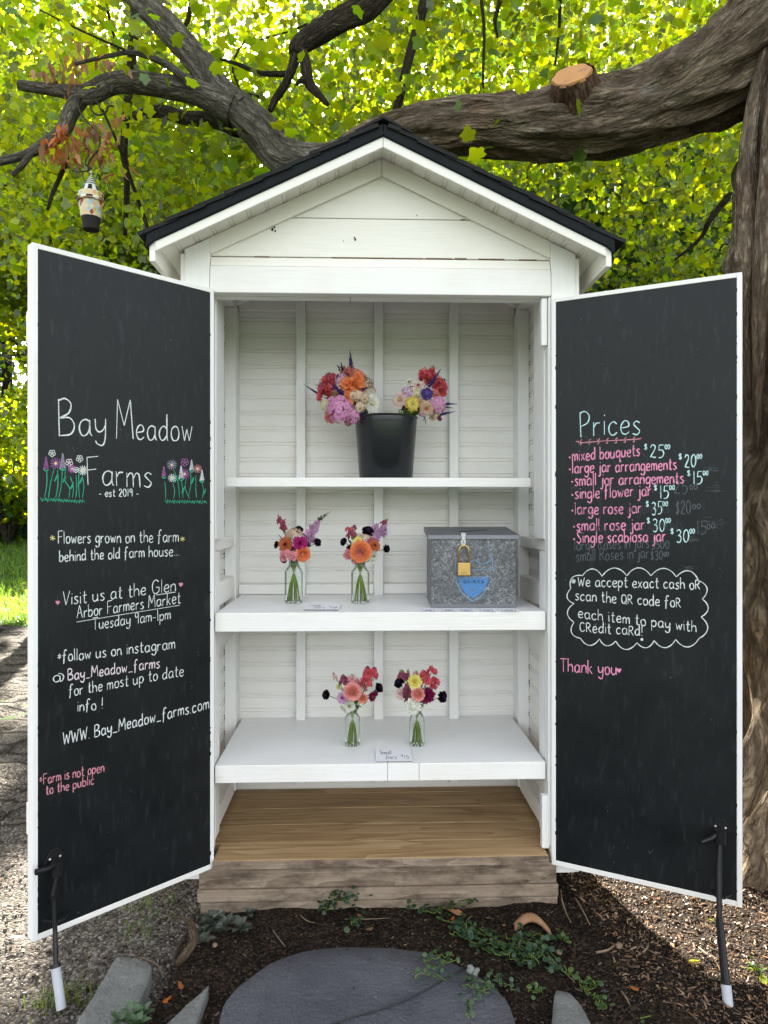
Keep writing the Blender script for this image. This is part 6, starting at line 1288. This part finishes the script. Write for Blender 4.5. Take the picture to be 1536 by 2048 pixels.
def stone(name, label, poly, mat, z, th, group=None, mt=True):
    P = [onz(px, py, z) for px, py in poly]; c = sum(P, Vector())/len(P); Q = crom([*P, P[0]], 4)[:-1]; Q = [q + Vector((nz(q.x, q.y, 23), nz(q.y, q.x, 27), 0))*.004 for q in Q]; n = len(Q); b = MB()
    ins = lambda q, k: Vector((q.x + (c.x - q.x)*k, q.y + (c.y - q.y)*k, 0))
    rows = [(0, z - th), (0, z - .012), (.006, z - .004), (.02, z), (.3, z + .001), (.65, z - .0005)]; vs = []
    for k, zz in rows:
        for q in Q: v = ins(q, k); vs.append((v.x, v.y, zz + .003*nz(v.x, v.y, 14)))
    vs.append((c.x, c.y, z)); L = len(rows); fs = [(i*n + j, i*n + (j+1) % n, (i+1)*n + (j+1) % n, (i+1)*n + j) for i in range(L-1) for j in range(n)] + [((L-1)*n + j, (L-1)*n + (j+1) % n, L*n) for j in range(n)]
    b.add(vs, fs); return tag(b.build(name, mat, smooth=True, loc=(c.x, c.y, z - th)), label, 'stone', group)
sl1 = m_slate('dark_slate', (.062,.064,.078), (.095,.097,.112)); sl2 = m_slate('grey_flagstone', (.11,.115,.108), (.18,.186,.175), 9)
stone('stepping_stone', 'large round dark slate stepping stone in front of the hut', [(438, 2060), (445, 2010), (480, 1966), (560, 1916), (650, 1895), (760, 1893), (850, 1903), (910, 1926), (980, 1962), (1020, 2010), (1032, 2060), (1010, 2140), (920, 2210), (740, 2240), (560, 2210), (462, 2140)], sl1, .03, .06)
stone('flagstone', 'long grey flagstone at the lower left beside the gravel', [(232, 1913), (270, 1914), (301, 1930), (296, 1962), (286, 1990), (270, 2020), (252, 2056), (235, 2096), (150, 2110), (150, 2054), (176, 2008), (205, 1960)], sl2, .04, .06)
stone('flagstone', 'narrow pointed grey flagstone just left of the round slate', [(418, 1969), (412, 1995), (400, 2025), (385, 2060), (360, 2110), (290, 2110), (310, 2070), (350, 2030), (390, 1995)], sl2, .035, .06)
stone('flagstone', 'grey flagstone corner at the bottom right of the round slate', [(1113, 1980), (1140, 1986), (1162, 2012), (1185, 2058), (1200, 2120), (1108, 2120), (1102, 2060), (1106, 2015)], sl2, .035, .06)
b = MB(); P = [(630, 2062, .034), (700, 2036, .0345), (760, 2019, .034), (820, 1996, .034), (880, 1964, .034), (932, 1934, .034), (960, 1918, .02)]
b.tube(crom([onz(x, y, z) for x, y, z in P], 6), .0019, 6); tag(b.build('drip_line', M['plastic'], smooth=True, loc=onz(780, 2010, .034)), 'thin black irrigation line lying across the round slate', 'hose')

V = []; b = MB()                                       # grit and crumbs tracked onto the slate
for i in range(90):
    a = random.uniform(0, 6.28); q = .42*math.sqrt(random.random()); c = onz(738, 2030, .031) + Vector((math.cos(a)*q*.9, math.sin(a)*q*.75, 0)); s_ = random.uniform(.0006, .0018)*(random.random() + .4)
    b.box(c.x - s_, c.x + s_*random.uniform(.6, 2), c.y - s_, c.y + s_, .0305, .031 + s_); V += [random.choice([(.04,.027,.018,1), (.35,.32,.3,1), (.1,.065,.04,1), (.03,.02,.014,1)])]*8
o = b.build('stone_grit', M['chipm'], col=V); o['kind'] = 'stuff'; o['label'] = 'fine grit and soil crumbs on the round slate'; o['category'] = 'grit'
# plants in the bed
ROUND = np.array([(0,.5,0),(0,0,0),(.3,.08,0),(.5,.4,0),(.4,.78,0),(0,1,0),(-.4,.78,0),(-.5,.4,0),(-.3,.08,0)])
OVAL = np.array([(0,.5,0),(0,0,0),(.16,.12,0),(.3,.45,0),(.22,.8,0),(0,1,0),(-.22,.8,0),(-.3,.45,0),(-.16,.12,0)])
def creeper(runs, label, size=.016, mat='jenny', tone=(1,1,1), shape=ROUND, per=2.0, z0=.012, name='creeping_plant', cat='plant', group='creeping plants in the bed'):
    c = onz(*runs[0][0][:2], 0.0); root = thing(name, label, cat, (c.x, c.y, 0), 0, group); b = MB(); P = []
    for run in runs:
        Q = crom([onz(p[0], p[1], p[2] if len(p) > 2 else z0) for p in run], 6); Q = [q + Vector((random.gauss(0, .004), random.gauss(0, .004), abs(random.gauss(0, .008)))) for q in Q]
        b.tube(Q, .0012, 5)
        for q in Q:
            for k in range(int(per) + (random.random() < per % 1)): P.append(q + Vector((random.gauss(0, .011), random.gauss(0, .011), random.uniform(.0, .015))))
    b.build('stem', M['stem'] if mat == 'jenny' else M['duskleaf'], root, world=True); leafmesh('leaves', np.array([tuple(p) for p in P]), size, M[mat], root, shape, tone, .3, flat=.72, droop=.1); return root
creeper([[(650, 1812), (672, 1800), (700, 1788), (735, 1792)], [(640, 1825), (662, 1818), (690, 1808)], [(700, 1812), (720, 1800), (750, 1790), (770, 1800)], [(660, 1795, .05), (690, 1785, .05), (720, 1790, .045)], [(690, 1800, .03), (700, 1792, .06)], [(640, 1812), (670, 1806, .03), (712, 1802, .04)]], 'creeping plant at the foot of the base timber left of centre', .013, tone=(.4, .5, .5), per=2.2)
creeper([[(790, 1805), (815, 1800), (845, 1802)], [(825, 1818), (850, 1826), (880, 1830)], [(870, 1828), (895, 1820), (930, 1812), (945, 1806)], [(880, 1838), (905, 1850), (935, 1862)], [(940, 1840), (925, 1850), (905, 1858)], [(700, 1856), (712, 1845), (725, 1835)]], 'creeping plant between the base timber and the round slate', .017, tone=(.5, .6, .55), per=1.3)
creeper([[(900, 1870), (930, 1880), (960, 1890), (1000, 1900)], [(930, 1870), (960, 1862), (985, 1880), (1020, 1895), (1060, 1900)], [(960, 1900), (1000, 1915), (1040, 1925), (1080, 1930)], [(1010, 1880), (1050, 1885), (1090, 1895), (1120, 1925)], [(1040, 1870), (1070, 1878), (1110, 1880)], [(1050, 1900), (1080, 1912), (1105, 1935), (1120, 1945)], [(985, 1890), (1010, 1905), (1030, 1915)], [(1040, 1895), (1075, 1900), (1100, 1912)], [(920, 1862), (950, 1868), (980, 1874)], [(1000, 1898), (1040, 1910), (1075, 1922)]], 'widest creeping plant spreading right of the round slate', .0155, tone=(.6, .72, .68), per=1.7)
creeper([[(890, 1958, .036), (868, 1954, .038), (846, 1950, .04), (828, 1958, .038)], [(905, 1915, .036), (870, 1922, .036), (845, 1928, .036)], [(915, 1920, .04), (890, 1930, .038), (865, 1940, .036)]], 'small sprig of creeping plant lying on the round slate', .012, tone=(.7, .9, .6), per=1.1, z0=.036)
creeper([[(930, 1975, .036), (955, 1985, .036), (975, 1990, .036)], [(985, 1955), (965, 1985, .036), (945, 2010, .036), (935, 2040, .036)], [(940, 1962, .036), (960, 1968, .036), (985, 1970, .03)], [(990, 1960), (1010, 1972), (1030, 1982)]], 'thin creeping runner over the right rim of the round slate', .012, tone=(.7, .8, .8), per=1.3)
creeper([[(1125, 1940), (1150, 1960), (1170, 1985), (1195, 1998)], [(1168, 1985), (1185, 1975), (1192, 1970)], [(1185, 2000), (1200, 2015), (1210, 2020)], [(1120, 1870), (1128, 1878), (1135, 1885)], [(1060, 1985), (1075, 1990), (1085, 1988)], [(1285, 2036), (1300, 2042)], [(1500, 1930), (1520, 1945), (1528, 1955)]], 'sparse yellowish creeper shoots right of the bottom flagstone', .015, tone=(1.0, 1.0, .6), per=1.0)
def rosette(name, label, spots, s_, tone, group='bugleweed plants'):
    c = onz(spots[0][0], spots[0][1], 0); root = thing(name, label, 'plant', (c.x, c.y, 0), 0, group); k = 0
    for (px, py, z) in spots:
        p = onz(px, py, z); b = MB()
        for i in range(9):
            a = 2*math.pi*i/9 + random.uniform(-.3, .3); el = random.uniform(.2, .9); L = s_*random.uniform(.7, 1.15); f_leaf(b, T(p) @ Vector((math.cos(a)*math.cos(el), math.sin(a)*math.cos(el), math.sin(el))).to_track_quat('Y', 'Z').to_matrix().to_4x4(), L, L*.52)
        g = random.uniform(.8, 1.2); b.build('leaf_rosette', M['ajuga'], root, world=True, smooth=True, recalc=False, col=[(tone[0]*g, tone[1]*g, tone[2]*g, 1)]*len(b.v))
    return root
rosette('bugleweed', 'grey purple bugleweed clump beside the driftwood stick', [(395, 1872, .01), (415, 1858, .02), (432, 1840, .03), (418, 1848, .03), (450, 1852, .015), (480, 1858, .01), (402, 1884, .01), (440, 1866, .01)], .042, (1, 1, 1))
rosette('bugleweed', 'low bugleweed clump at the bottom edge by the long flagstone', [(240, 2042, .04), (262, 2030, .03), (285, 2030, .02), (275, 2048, .03)], .034, (.8, 1.2, .7))
rosette('bugleweed', 'few bugleweed leaves at the mulch edge under the base timber', [(500, 1828, .01), (492, 1858, .008)], .03, (.9, 1, 1))
# driftwood, bark curl, twigs and fallen leaves
b = TB(); G_ = lambda px, py, z, r: (onz(px, py, z), r)
b.limb([G_(342, 1834, .02, .003), G_(365, 1836, .03, .004), (onz(380, 1842, .05), .009), (onz(385, 1862, .05), .011), (onz(388, 1880, .035), .012), (onz(372, 1908, .018), .013), (onz(352, 1930, .012), .008)], n=14, step=.01, amp=.2, fr=(60, 14)); st_root = thing('stick', 'weathered forked driftwood stick beside the bugleweed', 'stick', onz(370, 1908, 0)); b.build('wood', m_bark('driftwood_wood', (.08,.055,.03), (.22,.165,.1), (.36,.29,.2), 0, 3), st_root)
b = MB(); rows = 9
for i in range(rows):
    pass
vs = []; fs = []
for i in range(12):
    t_ = i/11; p = onz(1028 + 72*t_, 1852 - 26*math.sin(math.pi*t_) + 10*t_, .02 + .025*math.sin(math.pi*t_))
    for j in range(6): a = math.pi*.9*j/5 + .3; vs.append(tuple(p + Vector((.0, math.cos(a)*.02, math.sin(a)*.016 - .01))))
fs = [(i*6+j, i*6+j+1, (i+1)*6+j+1, (i+1)*6+j) for i in range(11) for j in range(5)]; b.add(vs, fs); o = b.build('bark_curl', m_plain('curled_bark', (.26,.14,.07), .85, .5, 60, .4), recalc=False, smooth=True, loc=onz(1062, 1855, .0)); tag(o, 'curled orange brown piece of bark below the right end of the base timber', 'bark'); md = o.modifiers.new('thick', 'SOLIDIFY'); md.thickness = .004
def fallen(px, py, s_, mat, label, z=.012, group='fallen leaves on the ground'):
    p = onz(px, py, z); P = np.array([tuple(p)]); o = leafmesh('fallen_leaf', P - np.array([[0, s_*.5, 0]]), s_, M[mat[0]], None, LEAFD if s_ > .03 else OVAL, mat[1], .1, flat=.8, droop=0)
    me = o.data; c = np.array([p.x, p.y, p.z]); co = np.empty(len(me.vertices)*3, np.float32); me.vertices.foreach_get('co', co); co = co.reshape(-1, 3) - c; co[:, 2] = np.clip(co[:, 2], -.004, .05); me.vertices.foreach_set('co', co.ravel()); o.location = p; return tag(o, label, 'leaf', group)
dl = ('deadleaf', (.9, .9, .9)); do = ('deadleaf', (1.3, .8, .5)); yl = ('maple', (6, 4.2, 2)); gl_ = ('maple', (2.5, 3, 2))
for (px, py, s_, m, lab) in ((748, 1845, .05, dl, 'tan fallen leaf just behind the round slate'), (715, 1822, .03, do, 'small brown fallen leaf near the creeping plant left of centre'), (925, 1820, .045, dl, 'pale brown fallen leaf against the base timber right of centre'), (905, 1826, .035, do, 'rusty fallen leaf tucked in the creeper by the timber'), (990, 1830, .05, dl, 'upright brown fallen leaf left of the bark curl'), (1372, 1915, .032, yl, 'round yellow fallen leaf in the sunlit litter'), (1418, 1835, .022, gl_, 'small green leaf on the tree root behind the bolt'), (1512, 1932, .035, gl_, 'green leaf at the right edge below the trunk'), (1527, 1962, .03, yl, 'yellow leaf at the far right edge'), (1340, 2042, .03, do, 'orange brown leaf at the bottom right edge'), (12, 1748, .05, do, 'orange dead leaf on the gravel at the left edge'), (30, 1862, .055, dl, 'long brown dead leaf on the gravel beside the door bottom'), (368, 1970, .035, do, 'orange leaf scrap between the two left flagstones'), (330, 1995, .04, do, 'rust coloured leaf scraps beside the pointed flagstone'), (1255, 1965, .03, do, 'reddish leaf scrap in the dark mulch right of centre'), (1010, 1848, .02, dl, 'tiny tan leaf by the bark curl')): fallen(px, py, s_, m, lab)
def twig(pts, r, label):
    b = MB(); Q = crom([onz(x, y, .012 + .01*math.sin(i*2)) for i, (x, y) in enumerate(pts)], 5); b.tube(Q, [r*(1 - .5*i/len(Q)) for i in range(len(Q))], 6); c = onz(*pts[0], 0); tag(b.build('twig', M['twigm'], smooth=True, loc=c), label, 'twig', 'twigs lying in the mulch')
M['twigm'] = m_plain('dry_twig', (.2,.14,.09), .85, .3, 80, .2)
for pts, r, lab in (([(1192, 1905), (1215, 1900), (1235, 1888), (1250, 1893)], .004, 'bent grey twig in the mulch right of the creeper'), ([(1285, 1905), (1295, 1895), (1297, 1885)], .003, 'short forked twig near the sunlit litter'), ([(1150, 1795), (1165, 1820), (1180, 1850)], .0025, 'thin straight twig below the right corner post'), ([(1122, 1780), (1124, 1800), (1132, 1825), (1142, 1845)], .003, 'curved twig against the right end of the base'), ([(1085, 1898), (1110, 1925), (1150, 1965)], .0025, 'long thin twig running through the creeper'), ([(600, 1830), (615, 1842), (632, 1846)], .0018, 'small twig under the left part of the base timber'), ([(690, 1838), (740, 1838), (780, 1836)], .0016, 'fine twig parallel to the base timber'), ([(545, 1860), (560, 1880), (572, 1895)], .0016, 'fine twig left of the round slate'), ([(1398, 1895), (1415, 1910), (1428, 1922)], .0028, 'pale twig in the sunlit strip by the right bolt'), ([(1243, 1982), (1252, 1995), (1260, 2010)], .0025, 'short pale twig in the mulch at lower right'), ([(285, 1915), (315, 1930), (325, 1952)], .0018, 'thin root curving past the long flagstone'), ([(930, 1990), (960, 2000), (1000, 2010)], .0018, 'dry twig on the right of the round slate')): twig(pts, r, lab)
b = MB(); c = onz(945, 1945, .03)
for k in range(14): b.ball(c + Vector((random.gauss(0,.008), random.gauss(0,.008), random.uniform(0,.012))), random.uniform(.006,.011), 7, 0, .8)
tag(b.build('lichen_lump', m_plain('grey_lichen', (.2,.21,.19), .95, .3, 120, .5), smooth=True, loc=c), 'pale grey lichen covered lump on the right rim of the slate', 'stone')
for (px, py, r, lab) in ((955, 1968, .014, 'brown pebble below the lichen lump'), (430, 1890, .009, 'small grey pebble under the bugleweed'), (1118, 1905, .01, 'brown pebble beside the long thin twig'), (1238, 1892, .012, 'pale pebble near the bent grey twig')):
    b = MB(); c = onz(px, py, .012); b.ball(c, r, 10, 0, .7); b.v = [tuple(Vector(v) + Vector((nz(v[0]*9, v[1]*9, 9), nz(v[1]*8, v[2]*8, 9), 0))*r*.4) for v in b.v]; tag(b.build('pebble', M['twigm'], smooth=True, loc=c), lab, 'pebble', 'pebbles in the bed')
